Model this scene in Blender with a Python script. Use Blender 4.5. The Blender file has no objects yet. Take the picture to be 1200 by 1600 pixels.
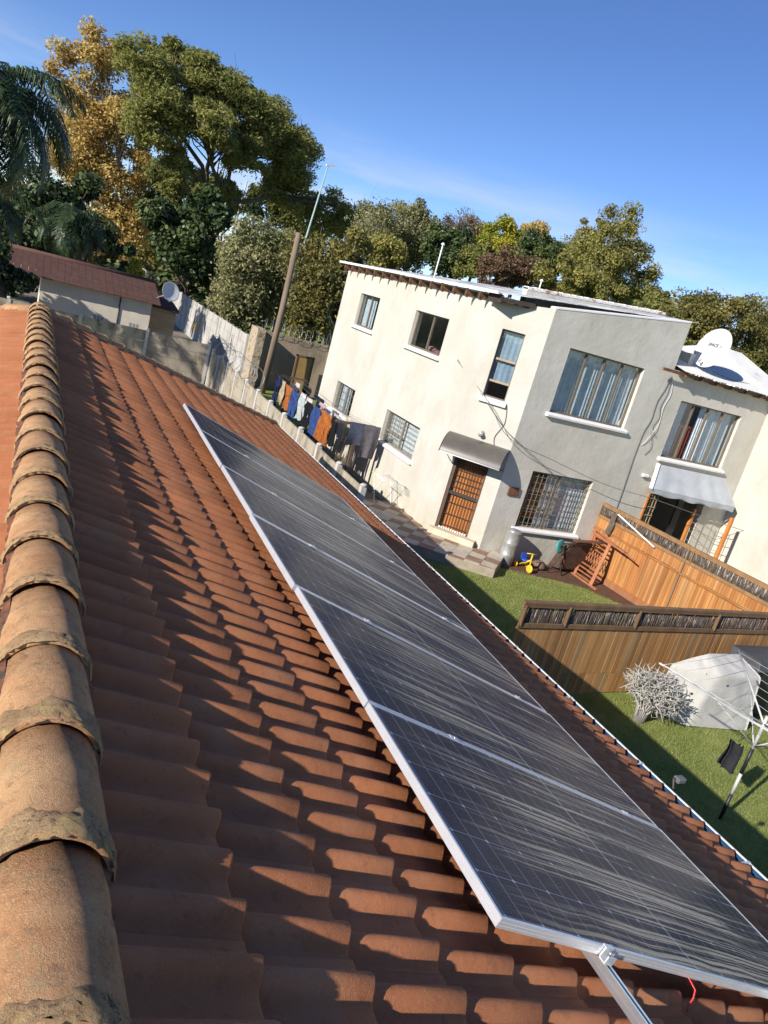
import bpy, bmesh, math, random
import numpy as np
from mathutils import Vector, Matrix
R = math.radians
random.seed(7); RNG = np.random.default_rng(7)
scene = bpy.context.scene
COL = scene.collection

# ---------------------------------------------------------------- camera
FPX, YAW, PITCH, ROLL = 1159.78, R(28.3618), R(15.4248), R(15.695)
EYE = Vector((0, 0, 5.75))
f0 = Vector((math.sin(YAW), math.cos(YAW), 0)); r0 = Vector((math.cos(YAW), -math.sin(YAW), 0)); u0 = Vector((0, 0, 1))
FWD = f0 * math.cos(PITCH) - u0 * math.sin(PITCH); up = u0 * math.cos(PITCH) + f0 * math.sin(PITCH)
RGT = r0 * math.cos(ROLL) + up * math.sin(ROLL); UPV = up * math.cos(ROLL) - r0 * math.sin(ROLL)
cd = bpy.data.cameras.new('camera'); cam = bpy.data.objects.new('camera', cd); COL.objects.link(cam)
cd.sensor_fit = 'VERTICAL'; cd.sensor_height = 36; cd.lens = FPX / 1600 * 36; cd.clip_start = .05; cd.clip_end = 4000
cam.matrix_world = Matrix(((RGT.x, UPV.x, -FWD.x, EYE.x), (RGT.y, UPV.y, -FWD.y, EYE.y), (RGT.z, UPV.z, -FWD.z, EYE.z), (0, 0, 0, 1)))
scene.camera = cam

# ---------------------------------------------------------------- sky, sun, exposure
SUN = Vector((-1, -.37, .508)).normalized()          # towards the sun
EL = math.asin(SUN.z); AZ = math.atan2(SUN.x, SUN.y)
world = bpy.data.worlds.new('World'); scene.world = world; world.use_nodes = True
wn = world.node_tree; wn.nodes.clear()
sky = wn.nodes.new('ShaderNodeTexSky'); sky.sky_type = 'NISHITA'; sky.sun_disc = False
sky.sun_elevation = EL; sky.sun_rotation = AZ
sky.altitude = 1400; sky.air_density = .8; sky.dust_density = .0; sky.ozone_density = 3
bg = wn.nodes.new('ShaderNodeBackground'); bg.inputs[1].default_value = .125
wo = wn.nodes.new('ShaderNodeOutputWorld')
# thin high cloud low over the horizon: part of the sky, all round it
tc = wn.nodes.new('ShaderNodeTexCoord'); mp = wn.nodes.new('ShaderNodeMapping'); mp.inputs['Scale'].default_value = (2.0, 2.0, 14)
mp.inputs['Location'].default_value = (.35, .2, .1)
nz = wn.nodes.new('ShaderNodeTexNoise'); nz.inputs['Scale'].default_value = 1.5; nz.inputs['Detail'].default_value = 6; nz.inputs['Roughness'].default_value = .55
sx = wn.nodes.new('ShaderNodeSeparateXYZ')
mr = wn.nodes.new('ShaderNodeMapRange'); mr.inputs[1].default_value = .44; mr.inputs[2].default_value = .66
mz = wn.nodes.new('ShaderNodeMapRange'); mz.inputs[1].default_value = .19; mz.inputs[2].default_value = .10
mu = wn.nodes.new('ShaderNodeMath'); mu.operation = 'MULTIPLY'
mu2 = wn.nodes.new('ShaderNodeMath'); mu2.operation = 'MULTIPLY'; mu2.inputs[1].default_value = .6
mxc = wn.nodes.new('ShaderNodeMix'); mxc.data_type = 'RGBA'; mxc.inputs['B'].default_value = (5.2, 5.2, 5.6, 1)
L = wn.links.new
L(tc.outputs['Generated'], mp.inputs[0]); L(mp.outputs[0], nz.inputs['Vector']); L(tc.outputs['Generated'], sx.inputs[0])
L(nz.outputs[0], mr.inputs[0]); L(sx.outputs['Z'], mz.inputs[0]); L(mr.outputs[0], mu.inputs[0]); L(mz.outputs[0], mu.inputs[1])
L(mu.outputs[0], mu2.inputs[0]); L(mu2.outputs[0], mxc.inputs['Factor']); L(sky.outputs[0], mxc.inputs['A'])
hs = wn.nodes.new('ShaderNodeHueSaturation'); hs.inputs['Saturation'].default_value = 1.12; hs.inputs['Hue'].default_value = .510
L(mxc.outputs['Result'], hs.inputs['Color']); L(hs.outputs[0], bg.inputs[0]); L(bg.outputs[0], wo.inputs[0])
sd = bpy.data.lights.new('sun', 'SUN'); sd.energy = 5.0; sd.angle = R(.53); sd.color = (1, .945, .86)
so = bpy.data.objects.new('sun', sd); COL.objects.link(so); so.rotation_euler = (-SUN).to_track_quat('-Z', 'Y').to_euler(); so.location = (-20, -6, 30)
vs = scene.view_settings; vs.view_transform = 'Standard'; vs.look = 'None'; vs.exposure = .42; vs.gamma = 1; vs.use_curve_mapping = False
scene.render.engine = 'CYCLES'

# ---------------------------------------------------------------- helpers
def at(px, py, Y):
    "the point of the place seen at photo pixel (px, py) that stands at depth Y"
    d = RGT * ((px - 600) / FPX) - UPV * ((py - 800) / FPX) + FWD
    return EYE + d * (Y / d.y)
def proj(p):
    v = Vector(p) - EYE; z = v.dot(FWD)
    return 600 + FPX * v.dot(RGT) / z, 800 - FPX * v.dot(UPV) / z, z
def tag(o, label=None, cat=None, group=None, kind=None):
    if label: o['label'] = label
    if cat: o['category'] = cat
    if group: o['group'] = group
    if kind: o['kind'] = kind
    return o
def empty(name, loc=(0, 0, 0), rz=0, parent=None):
    o = bpy.data.objects.new(name, None); COL.objects.link(o); o.location = loc; o.rotation_euler = (0, 0, rz)
    o.empty_display_size = .2
    if parent: adopt(o, parent); o.matrix_basis = Matrix.Translation(loc) @ Matrix.Rotation(rz, 4, 'Z')
    return o
def W(o):
    m = o.matrix_basis.copy()
    return m if o.parent is None else W(o.parent) @ o.matrix_parent_inverse @ m
def adopt(o, parent):
    "parts are modelled where they stand; the parent's own placement is cancelled"
    o.parent = parent; o.matrix_parent_inverse = W(parent).inverted(); return o
def copy_tree(o, parent=None):
    c = o.copy(); COL.objects.link(c); c.parent = parent
    for ch in o.children: copy_tree(ch, c)
    return c
class MB:
    def __init__(s): s.v = []; s.f = []; s.smooth = []
    def add(s, vs, fs, smooth=False):
        b = len(s.v); s.v += [tuple(v) for v in vs]; s.f += [tuple(i + b for i in f) for f in fs]; s.smooth += [smooth] * len(fs); return s
    def box(s, c, d, m=None):
        x, y, z = d[0] / 2, d[1] / 2, d[2] / 2
        vs = [Vector((sx * x, sy * y, sz * z)) for sx in (-1, 1) for sy in (-1, 1) for sz in (-1, 1)]
        if m is not None: vs = [m @ v for v in vs]
        c = Vector(c); vs = [v + c for v in vs]
        return s.add(vs, [(0, 1, 3, 2), (4, 6, 7, 5), (0, 4, 5, 1), (2, 3, 7, 6), (0, 2, 6, 4), (1, 5, 7, 3)])
    def bx(s, a, b):
        return s.box([(a[i] + b[i]) / 2 for i in range(3)], [abs(b[i] - a[i]) for i in range(3)])
    def bar(s, a, b, w, h, up=(0, 0, 1)):
        a = Vector(a); b = Vector(b); d = (b - a); l = d.length; d.normalize(); upv = Vector(up)
        if abs(d.dot(upv)) > .98: upv = Vector((1, 0, 0))
        sd_ = d.cross(upv).normalized(); u2 = sd_.cross(d)
        m = Matrix((d, sd_, u2)).transposed()
        return s.box((a + b) / 2, (l, w, h), m)
    def tube(s, pts, rad, n=8, caps=True):
        pts = [Vector(p) for p in pts]; k = len(pts)
        if not hasattr(rad, '__len__'): rad = [rad] * k
        ref = None; vs = []
        for i, p in enumerate(pts):
            t = (pts[min(i + 1, k - 1)] - pts[max(i - 1, 0)]).normalized()
            if ref is None: ref = t.orthogonal().normalized()
            ref = (ref - t * ref.dot(t)); ref = ref.normalized() if ref.length > 1e-6 else t.orthogonal().normalized()
            b = t.cross(ref)
            for j in range(n):
                a = 2 * math.pi * j / n; vs.append(p + (ref * math.cos(a) + b * math.sin(a)) * rad[i])
        fs = [(i * n + j, i * n + (j + 1) % n, (i + 1) * n + (j + 1) % n, (i + 1) * n + j) for i in range(k - 1) for j in range(n)]
        s.add(vs, fs, True)
        if caps:
            b = len(s.v) - len(vs); s.f += [tuple(b + j for j in reversed(range(n))), tuple(b + (k - 1) * n + j for j in range(n))]; s.smooth += [False, False]
        return s
    def lathe(s, c, prof, n=24, ax=(0, 0, 1), caps=True):
        q = Vector((0, 0, 1)).rotation_difference(Vector(ax)); c = Vector(c); vs = []
        for r, z in prof:
            for j in range(n):
                a = 2 * math.pi * j / n; vs.append(c + q @ Vector((r * math.cos(a), r * math.sin(a), z)))
        k = len(prof)
        fs = [(i * n + j, i * n + (j + 1) % n, (i + 1) * n + (j + 1) % n, (i + 1) * n + j) for i in range(k - 1) for j in range(n)]
        s.add(vs, fs, True)
        if caps:
            b = len(s.v) - len(vs); s.f += [tuple(b + j for j in reversed(range(n))), tuple(b + (k - 1) * n + j for j in range(n))]; s.smooth += [False, False]
        return s
    def prism(s, poly, ext, ):
        "poly: 3d points, extruded by ext"
        e = Vector(ext); k = len(poly); vs = [Vector(p) for p in poly] + [Vector(p) + e for p in poly]
        return s.add(vs, [tuple(reversed(range(k))), tuple(range(k, 2 * k))] + [(i, (i + 1) % k, k + (i + 1) % k, k + i) for i in range(k)])
    def grid(s, fn, nu, nv, smooth=True):
        vs = [fn(i / nu, j / nv) for i in range(nu + 1) for j in range(nv + 1)]
        return s.add(vs, [(i * (nv + 1) + j, (i + 1) * (nv + 1) + j, (i + 1) * (nv + 1) + j + 1, i * (nv + 1) + j + 1) for i in range(nu) for j in range(nv)], smooth)
    def mesh(s, name):
        me = bpy.data.meshes.new(name); me.from_pydata(s.v, [], s.f)
        if any(s.smooth): me.polygons.foreach_set('use_smooth', s.smooth)
        me.update(); return me
    def build(s, name, m, parent=None, fix=True, bev=0):
        me = s.mesh(name)
        if fix:
            bm = bmesh.new(); bm.from_mesh(me); bmesh.ops.recalc_face_normals(bm, faces=bm.faces); bm.to_mesh(me); bm.free()
        me.materials.append(m); o = bpy.data.objects.new(name, me); COL.objects.link(o)
        if parent: adopt(o, parent)
        if bev:
            b = o.modifiers.new('bevel', 'BEVEL'); b.width = bev; b.segments = 1; b.limit_method = 'ANGLE'
        return o
def mobj(name, me, parent=None, mw=None):
    o = bpy.data.objects.new(name, me); COL.objects.link(o)
    if parent: adopt(o, parent)
    if mw is not None: o.matrix_basis = mw
    return o

# ---------------------------------------------------------------- materials
class NT:
    def __init__(s, name):
        s.m = bpy.data.materials.new(name); s.m.use_nodes = True; s.t = s.m.node_tree; s.t.nodes.clear()
        s.out = s.n('ShaderNodeOutputMaterial'); s.pos = None
    def n(s, k, **kw):
        x = s.t.nodes.new(k)
        for a, b in kw.items(): setattr(x, a, b)
        return x
    def l(s, a, b): s.t.links.new(a, b)
    def put(s, inp, v):
        if hasattr(v, 'is_output'): s.l(v, inp)
        elif hasattr(v, '__len__') and len(v) == 3 and inp.type == 'RGBA': inp.default_value = (*v, 1)
        else: inp.default_value = v
    def P(s):
        if s.pos is None: s.pos = s.n('ShaderNodeNewGeometry').outputs['Position']
        return s.pos
    def O(s): return s.n('ShaderNodeTexCoord').outputs['Object']
    def map(s, v, sc=(1, 1, 1), loc=(0, 0, 0), rot=(0, 0, 0)):
        m = s.n('ShaderNodeMapping'); s.l(v, m.inputs[0]); s.put(m.inputs['Scale'], sc); s.put(m.inputs['Location'], loc); s.put(m.inputs['Rotation'], rot); return m.outputs[0]
    def noise(s, v, sc=5, det=4, ro=.5, dist=0):
        x = s.n('ShaderNodeTexNoise'); s.l(v, x.inputs['Vector']); x.inputs['Scale'].default_value = sc; x.inputs['Detail'].default_value = det; x.inputs['Roughness'].default_value = ro; x.inputs['Distortion'].default_value = dist
        return x.outputs[0]
    def rng(s, v, a, b, c=0, d=1):
        x = s.n('ShaderNodeMapRange'); s.put(x.inputs[0], v); 
        for i, q in enumerate((a, b, c, d)): x.inputs[i + 1].default_value = q
        return x.outputs[0]
    def math(s, op, a, b=0, c=0):
        x = s.n('ShaderNodeMath', operation=op); s.put(x.inputs[0], a); s.put(x.inputs[1], b); s.put(x.inputs[2], c); return x.outputs[0]
    def mix(s, f, a, b, mode='MIX'):
        x = s.n('ShaderNodeMix', data_type='RGBA', blend_type=mode); s.put(x.inputs['Factor'], f); s.put(x.inputs['A'], a); s.put(x.inputs['B'], b); return x.outputs['Result']
    def bump(s, h, st=.3, d=.01):
        x = s.n('ShaderNodeBump'); s.l(h, x.inputs['Height']); x.inputs['Strength'].default_value = st; x.inputs['Distance'].default_value = d; return x.outputs[0]
    def sep(s, v): x = s.n('ShaderNodeSeparateXYZ'); s.l(v, x.inputs[0]); return x.outputs
    def comb(s, a, b, c): x = s.n('ShaderNodeCombineXYZ'); s.put(x.inputs[0], a); s.put(x.inputs[1], b); s.put(x.inputs[2], c); return x.outputs[0]
    def bsdf(s, col, rough=.8, metal=0, normal=None, spec=.4, **kw):
        b = s.n('ShaderNodeBsdfPrincipled'); s.put(b.inputs['Base Color'], col); s.put(b.inputs['Roughness'], rough); s.put(b.inputs['Metallic'], metal)
        b.inputs['Specular IOR Level'].default_value = spec
        for k, v in kw.items(): s.put(b.inputs[k.replace('_', ' ')], v)
        if normal is not None: s.l(normal, b.inputs['Normal'])
        return b.outputs[0]
    def done(s, sh): s.l(sh, s.out.inputs[0]); return s.m
def sc3(c, k): return tuple(min(1, x * k) for x in c)
def mat(name, col, rough=.8, var=.15, scale=6, bump=.15, bscale=60, bdist=.004, metal=0, col2=None, c2sc=2.5, c2a=.5, c2b=.65, spec=.4, stretch=(1, 1, 1)):
    t = NT(name); v = t.map(t.P(), stretch)
    c = t.mix(t.rng(t.noise(v, scale, 5, .6), .3, .7), sc3(col, 1 - var), sc3(col, 1 + var))
    if col2: c = t.mix(t.rng(t.noise(v, c2sc, 6, .65), c2a, c2b), c, col2)
    nm = t.bump(t.noise(v, bscale, 3), bump, bdist) if bump else None
    return t.done(t.bsdf(c, rough, metal, nm, spec))
# ---------------------------------------------------------------- materials in use
def tile_mat(name, base, dark, lichen=.45):
    t = NT(name); p = t.P(); oi = t.n('ShaderNodeObjectInfo').outputs['Random']
    c = t.mix(t.rng(t.noise(p, 2.2, 5, .6), .3, .7), sc3(base, .82), sc3(base, 1.15))
    c = t.mix(t.rng(oi, 0, 1, 0, .4), c, dark)
    c = t.mix(t.rng(t.noise(p, 4.5, 2, .5), .5, .68, 0, .45), c, (base[0] * .95, base[1] * 1.25, base[2] * 1.5))
    c = t.mix(t.rng(t.noise(p, 26, 6, .75), .54, .72, 0, .55), c, dark)                     # weathered blotches
    c = t.mix(t.rng(t.noise(p, 210, 2, .6), .56, .75, 0, .45), c, sc3(base, 1.55))          # sand grains
    c = t.mix(t.rng(t.noise(p, 9, 7, .8), .62, .74, 0, lichen), c, (.16, .14, .08))
    h = t.math('ADD', t.noise(p, 260, 3, .7), t.noise(p, 35, 3))
    return t.done(t.bsdf(c, .88, 0, t.bump(h, .45, .004), .25))
m_tile = tile_mat('terracotta concrete tile', (.49, .185, .078), (.20, .078, .042))
def cap_mat():
    t = NT('weathered ridge cap'); p = t.P(); oi = t.n('ShaderNodeObjectInfo').outputs['Random']
    c = t.mix(t.rng(t.noise(p, 5, 6, .7), .35, .65), (.44, .215, .10), (.60, .36, .18))
    c = t.mix(t.rng(oi, 0, 1, 0, .3), c, (.38, .23, .12))
    c = t.mix(t.rng(t.noise(p, 24, 6, .8), .50, .66, 0, .7), c, (.19, .115, .065))
    c = t.mix(t.rng(t.noise(p, 8, 7, .8), .54, .66, 0, .75), c, (.36, .27, .15))
    c = t.mix(t.rng(t.noise(p, 190, 2, .6), .56, .72, 0, .5), c, (.72, .50, .29))
    h = t.math('ADD', t.noise(p, 300, 3, .7), t.math('MULTIPLY', t.noise(p, 110, 6, .8), 1.6))
    return t.done(t.bsdf(c, .94, 0, t.bump(h, .6, .006), .15))
m_cap = cap_mat()
def mortar_mat():
    t = NT('lichen covered mortar'); p = t.P()
    c = t.mix(t.rng(t.noise(p, 14, 6, .7), .4, .62), (.60, .40, .21), (.42, .26, .14))
    c = t.mix(t.rng(t.noise(p, 60, 5, .8), .55, .66), c, (.12, .09, .06))
    c = t.mix(t.rng(t.noise(p, 11, 4, .6), .54, .68), c, (.66, .47, .20))
    return t.done(t.bsdf(c, .95, 0, t.bump(t.noise(p, 140, 5, .8), 1.0, .012), .15))
m_mortar = mortar_mat()
m_alu = mat('anodised aluminium', (.78, .79, .80), .38, .05, 8, .05, 200, metal=.55)
m_rail = mat('mill finish rail', (.72, .74, .77), .28, .06, 8, .05, 200, metal=.85)
m_white = mat('white paint', (.78, .77, .74), .5, .06, 5, .08, 50)
m_blue = mat('blue gutter lining', (.012, .055, .12), .5, .3, 9, .1, 60, col2=(.03, .05, .07), c2a=.55, c2b=.7)
m_houseplaster = mat('cream house plaster', (.6, .52, .4), .85, .1, 3, .25, 40)
m_dark = mat('dark void', (.02, .02, .02), .9, .1)
m_black = mat('black plastic', (.02, .02, .022), .45, .2, 8, .05)
m_red = mat('red cable', (.6, .03, .03), .4, .1)

# ---------------------------------------------------------------- the ground
def ground_mat():
    t = NT('lawn and bare earth'); p = t.P()
    g = t.mix(t.rng(t.noise(p, 1.3, 5, .6), .35, .65), (.20, .25, .06), (.32, .345, .11))
    g = t.mix(t.rng(t.noise(p, 38, 4, .7), .45, .7), g, (.13, .165, .04))
    g = t.mix(t.rng(t.noise(p, 5, 6, .7), .58, .72, 0, .7), g, (.36, .30, .15))
    return t.done(t.bsdf(g, .95, 0, t.bump(t.noise(p, 60, 5, .8), .8, .03), .1))
m_ground = ground_mat()
m_soil = mat('bare brown soil', (.12, .062, .035), .95, .3, 6, .8, 30, .03)
m_lane = mat('dusty concrete lane', (.22, .19, .15), .9, .2, 2, .3, 30)
g = MB(); g.grid(lambda u, v: (-900 + 2100 * u, -700 + 2900 * v, 0), 6, 6, False)
tag(g.build('ground', m_ground), kind='structure')
def sheet(name, pts, z, m):
    b = MB(); b.add([(x, y, z) for x, y in pts], [tuple(range(len(pts)))]); return tag(b.build(name, m), kind='structure')
sheet('soil_bed', [(11.7, 14.9), (12.2, 14.55), (13.2, 14.35), (14.0, 13.9), (14.5, 13.0), (14.75, 12.0), (14.9, 11.0), (15.35, 11.0), (15.2, 15.42), (11.7, 15.42)], .004, m_soil)
sheet('side_passage', [(4.6, 8.0), (7.3, 8.2), (7.3, 31), (4.6, 31)], .004, m_soil)
sheet('washing_yard', [(7.3, 18.4), (10.3, 18.4), (10.3, 36.5), (7.3, 36.5)], .006, mat('dark yard paving', (.075, .07, .06), .8, .3, 3, .4, 20, .01, col2=(.05, .075, .02), c2a=.55, c2b=.65))  # yard sheet: very dark paving colour with greenish patches
sheet('back_lane', [(-12, 31.6), (9.8, 31.6), (9.8, 95), (-12, 95)], .004, m_lane)

# ---------------------------------------------------------------- our tiled house
SL = R(21.2359); CS, SN = math.cos(SL), math.sin(SL); RX, RZ = .17, 4.515; YEND = 10.7; GAUGE, ROLL_W = .326, .153; TW = 2 * ROLL_W
D_EAVE = 5.36
house = tag(empty('tiled_house', (.17, 6, 0)), 'single storey house under the terracotta tiled roof in the foreground', 'house')
def roof_m(d, y, side=1):
    "matrix with x down the slope, y along the ridge, z out of the roof"
    if side > 0: return Matrix(((CS, 0, SN, RX + d * CS), (0, 1, 0, y), (-SN, 0, CS, RZ - d * SN), (0, 0, 0, 1)))
    return Matrix(((-CS, 0, -SN, RX - d * CS), (0, -1, 0, y), (-SN, 0, CS, RZ - d * SN), (0, 0, 0, 1)))
def rp(d, y, o=0): return Vector((RX + d * CS + o * SN, y, RZ - d * SN + o * CS))
STEP, ROLL_H, BASE = .033, .045, -.062
def tile_arrays(seed=0):
    r = random.Random(seed); n = 28; ys = [-.004 + (TW + .008) * i / n for i in range(n + 1)]
    def h(y):
        q = (y % ROLL_W) - ROLL_W / 2; w = .046
        return ROLL_H * (.5 + .5 * math.cos(math.pi * q / w)) ** .6 if abs(q) < w else 0
    rows = [(-.07, -.008 - .008, 0), (0, 0, 0), (GAUGE * .5, STEP * .5, 0), (GAUGE - .007, STEP - .0007, 0), (GAUGE - .0018, STEP - .0028, 0), (GAUGE, STEP - .008, 0), (GAUGE - .004, STEP - .040, 0)]
    v = []
    for k, (x, o, _) in enumerate(rows):
        for y in ys:
            hh = h(y)
            if k == 6: hh *= .75
            wob = .0012 * math.sin(y * 90 + seed * 3 + k) if k >= 3 else 0
            if y < 0: hh -= .016          # open joint between neighbours
            v.append((x + wob, y + .0006, BASE + o + hh + .006 * y / TW))     # interlock: one edge laps over the next tile
    f = [(i * (n + 1) + j, i * (n + 1) + j + 1, (i + 1) * (n + 1) + j + 1, (i + 1) * (n + 1) + j) for i in range(len(rows) - 1) for j in range(n)]
    f = [tuple(reversed(q)) for q in f]
    return np.array(v), f
TILES = [tile_arrays(i) for i in range(3)]
tile_me = []
for v, f in TILES:
    me = bpy.data.meshes.new('roof_tile'); me.from_pydata(v.tolist(), [], f); me.polygons.foreach_set('use_smooth', [True] * len(f)); me.materials.append(m_tile)
    me.update(); tile_me.append(me)
Y0 = -1.25
slots = []
for k in range(1, 17):
    dn = .152 + GAUGE * k
    for j in range(64):
        y = Y0 + j * TW
        if y + TW * .2 > YEND + dn * CS: continue
        c = rp(dn - GAUGE / 2, y + TW / 2); pxx, pyy, z = proj(c)
        inside = z > .3 and -60 < pxx < 1260 and -40 < pyy < 1660
        under = 1.45 < c.x < 3.62 and 1.55 < c.y < 8.2
        edge = y + TW > YEND + (dn - GAUGE) * CS - .1
        slots.append(((-1 / z ** 2) if inside and not under and not edge else 1, k, j, dn, y))
slots.sort()
def jitter(r): return Matrix.Translation((r.uniform(-.005, .005), 0, r.uniform(-.001, .002))) @ Matrix.Rotation(r.uniform(-.0035, .0035), 4, 'Z') @ Matrix.Rotation(r.uniform(-.004, .004), 4, 'X')
rr = random.Random(3); rest = []
for n, (key, k, j, dn, y) in enumerate(slots):
    mw = roof_m(dn - GAUGE, y) @ jitter(rr)
    if n < 300 and key < 0: mobj('roof_tile', tile_me[rr.randrange(3)], house, mw)
    else: rest.append((mw, rr.randrange(3)))
def joined(name, items, m, hip=None):
    V = []; F = []; b = 0
    for mw, i in items:
        v, f = TILES[i]; M3 = np.array(mw); V.append(v @ M3[:3, :3].T + M3[:3, 3]); F += [tuple(q + b for q in t) for t in f]; b += len(v)
    me = bpy.data.meshes.new(name); me.from_pydata(np.concatenate(V).tolist(), [], F)
    bm = bmesh.new(); bm.from_mesh(me)
    if hip: bmesh.ops.bisect_plane(bm, geom=bm.verts[:] + bm.edges[:] + bm.faces[:], plane_co=hip[0], plane_no=hip[1], clear_outer=True)
    bm.to_mesh(me); bm.free(); me.polygons.foreach_set('use_smooth', [True] * len(me.polygons)); me.materials.append(m); me.update()
    return mobj(name, me, house)
tag(joined('roof_tiles', rest, m_tile, ((RX, YEND, 0), (-1, 1, 0))), kind='stuff')
left = []
for k in range(1, 15):
    dn = .152 + GAUGE * k
    for j in range(64):
        y = Y0 + j * TW
        if y - TW < YEND + dn * CS: left.append((roof_m(dn - GAUGE, y + .04, -1) @ jitter(rr), rr.randrange(3)))
tag(joined('roof_tiles', left, m_tile, ((RX, YEND, 0), (1, 1, 0))), kind='stuff')
# boarding under the tiles, the far hip slope, walls
b = MB(); o_ = -.085
ex = RX + D_EAVE * CS; ez = RZ - D_EAVE * SN + o_; yc = YEND + D_EAVE * CS; rz_ = RZ + o_
b.add([(RX, -1.3, rz_), (ex, -1.3, ez), (ex, yc, ez), (RX, YEND, rz_), (2 * RX - ex, -1.3, ez), (2 * RX - ex, yc, ez)], [(0, 1, 2, 3), (0, 3, 5, 4), (3, 2, 5)])
b.build('roof_boarding', mat('dark roof underlay', (.10, .05, .035), .9), house)
b = MB(); b.bx((-4.4, -1.2, 0), (4.72, 14.7, 2.42)); b.build('wall', m_houseplaster, house)
b = MB(); b.bx((4.72, -1.2, 2.40), (5.15, yc - .1, 2.425)); b.build('soffit', m_white, house)
b = MB(); b.bx((5.13, -1.2, 2.36), (5.155, yc - .05, 2.475)); b.build('fascia', m_white, house)
# gutter: white outside, blue painted inside
gx0, gx1, gz0, gz1 = 5.158, 5.252, 2.443, 2.543
gut = MB()
prof = [(gx0, gz1 - .05), (gx0, gz0 + .02), (gx0 + .02, gz0), (gx1 - .03, gz0), (gx1, gz0 + .03), (gx1, gz1), (gx1 + .008, gz1 + .003), (gx1 + .008, gz1 + .010), (gx1 - .004, gz1 + .010), (gx1 - .004, gz0 + .032), (gx1 - .032, gz0 + .004), (gx0 + .022, gz0 + .004), (gx0 + .004, gz0 + .022), (gx0 + .004, gz1 - .05)]
n = len(prof); segs = 12
for i in range(segs):
    ya = -1.2 + (yc + 1.25) * i / segs; yb = -1.2 + (yc + 1.25) * (i + 1) / segs - .002
    gut.add([(x, ya, z) for x, z in prof] + [(x, yb, z) for x, z in prof], [(q, (q + 1) % n, n + (q + 1) % n, n + q) for q in range(n)])
go = gut.build('gutter', m_white, house)
lin = MB(); q = [(gx0 + .007, gz1 - .045), (gx0 + .024, gz0 + .008), (gx1 - .034, gz0 + .008), (gx1 - .008, gz1 + .002)]
lin.add([(x, -1.2, z) for x, z in q] + [(x, yc, z) for x, z in q], [(i, i + 1, 5 + i, 4 + i) for i in range(3)]); lin.build('gutter_lining', m_blue, go, fix=False)
for i in range(15):
    y = -.4 + i * 1.06 + random.uniform(-.1, .1); s = MB(); s.bx((gx0 + .02, y, gz1 + .011), (gx1 + .010, y + .022, gz1 + .015)); s.build('gutter_bracket', m_alu, house)
# ridge caps: near end of each laps over the far end of the next one
def cap_mesh(name, L_, r0, r1, seed, half=95):
    rg = random.Random(seed); s = MB(); n = 20
    rows = [(0, r0 - .016), (0, r0), (.006, r0 + .001), (.08, r0 - .003), (L_ * .5, (r0 + r1) / 2), (L_, r1), (L_, r1 - .012)]
    vs = []
    for x, r in rows:
        for j in range(n + 1):
            a = R(-half + 2 * half * j / n); w = 1 + .012 * math.sin(a * 3 + seed) + rg.uniform(-.004, .004)
            z = r * math.cos(a) * .93
            vs.append((x + (rg.uniform(-.003, .003) if 0 < x < L_ else 0), r * math.sin(a) * w, z * w))
    k = len(rows); s.add(vs, [(i * (n + 1) + j, i * (n + 1) + j + 1, (i + 1) * (n + 1) + j + 1, (i + 1) * (n + 1) + j) for i in range(k - 1) for j in range(n)], True)
    me = s.mesh(name); return me
def band_mesh(name, r0, seed, half=97, w=.075):
    rg = random.Random(seed); nA, nB = 40, 7; vs = []
    for i in range(nB + 1):
        for j in range(nA + 1):
            a = R(-half + 2 * half * j / nA); e = math.sin(math.pi * i / nB) ** .6
            th = e * (.0015 + .004 * rg.random()) + .001 * math.sin(a * 5 + seed) * e - (.004 if i in (0, nB) else 0)
            x = -.006 + w * (i / nB) * (.85 + .35 * math.sin(a * 3.1 + seed * 2) ** 2) + rg.uniform(-.006, .006)
            if rg.random() < .05 + .02 * (seed % 3): th -= .006
            r = r0 + th; vs.append((x, r * math.sin(a), r * math.cos(a) * .94))
    s = MB(); s.add(vs, [(i * (nA + 1) + j, i * (nA + 1) + j + 1, (i + 1) * (nA + 1) + j + 1, (i + 1) * (nA + 1) + j) for i in range(nB) for j in range(nA)], True)
    return s.mesh(name)
CAPR = .136; CAPZ = RZ - .070
cap_mes = [cap_mesh('ridge_cap', .46, CAPR, CAPR - .017, i) for i in range(4)]; band_mes = [band_mesh('mortar_band', CAPR, i, 97, [.065, .045, .08, .055, .09, .05, .07, .06, .085][i]) for i in range(9)]
for me in cap_mes: me.materials.append(m_cap)
for me in band_mes: me.materials.append(m_mortar)
def put_cap(name, p, direction, i, tilt=.028, scale=1):
    d = Vector(direction).normalized(); side = d.cross(Vector((0, 0, 1))).normalized(); upv = side.cross(d)
    d2 = (d - upv * tilt).normalized(); up2 = side.cross(d2)
    s_ = -side
    mw = Matrix(((d2.x, s_.x, up2.x, p[0]), (d2.y, s_.y, up2.y, p[1]), (d2.z, s_.z, up2.z, p[2]), (0, 0, 0, 1))) @ Matrix.Rotation(rr.uniform(-.03, .03), 4, 'X') @ Matrix.Scale(scale, 4)
    c = mobj(name, cap_mes[i % 4], house, mw); mobj('mortar_band', band_mes[(i * 5 + 1) % 9], c); c.children[0].matrix_parent_inverse = Matrix()
    return c
y = -.70; i = 0
while y < YEND - .1:
    put_cap('ridge_cap', (RX + rr.uniform(-.006, .006), y, CAPZ + rr.uniform(-.004, .006)), (0, 1, 0), i); y += .40; i += 1
hipd = Vector((1, 1, -SN / CS)).normalized()
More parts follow.
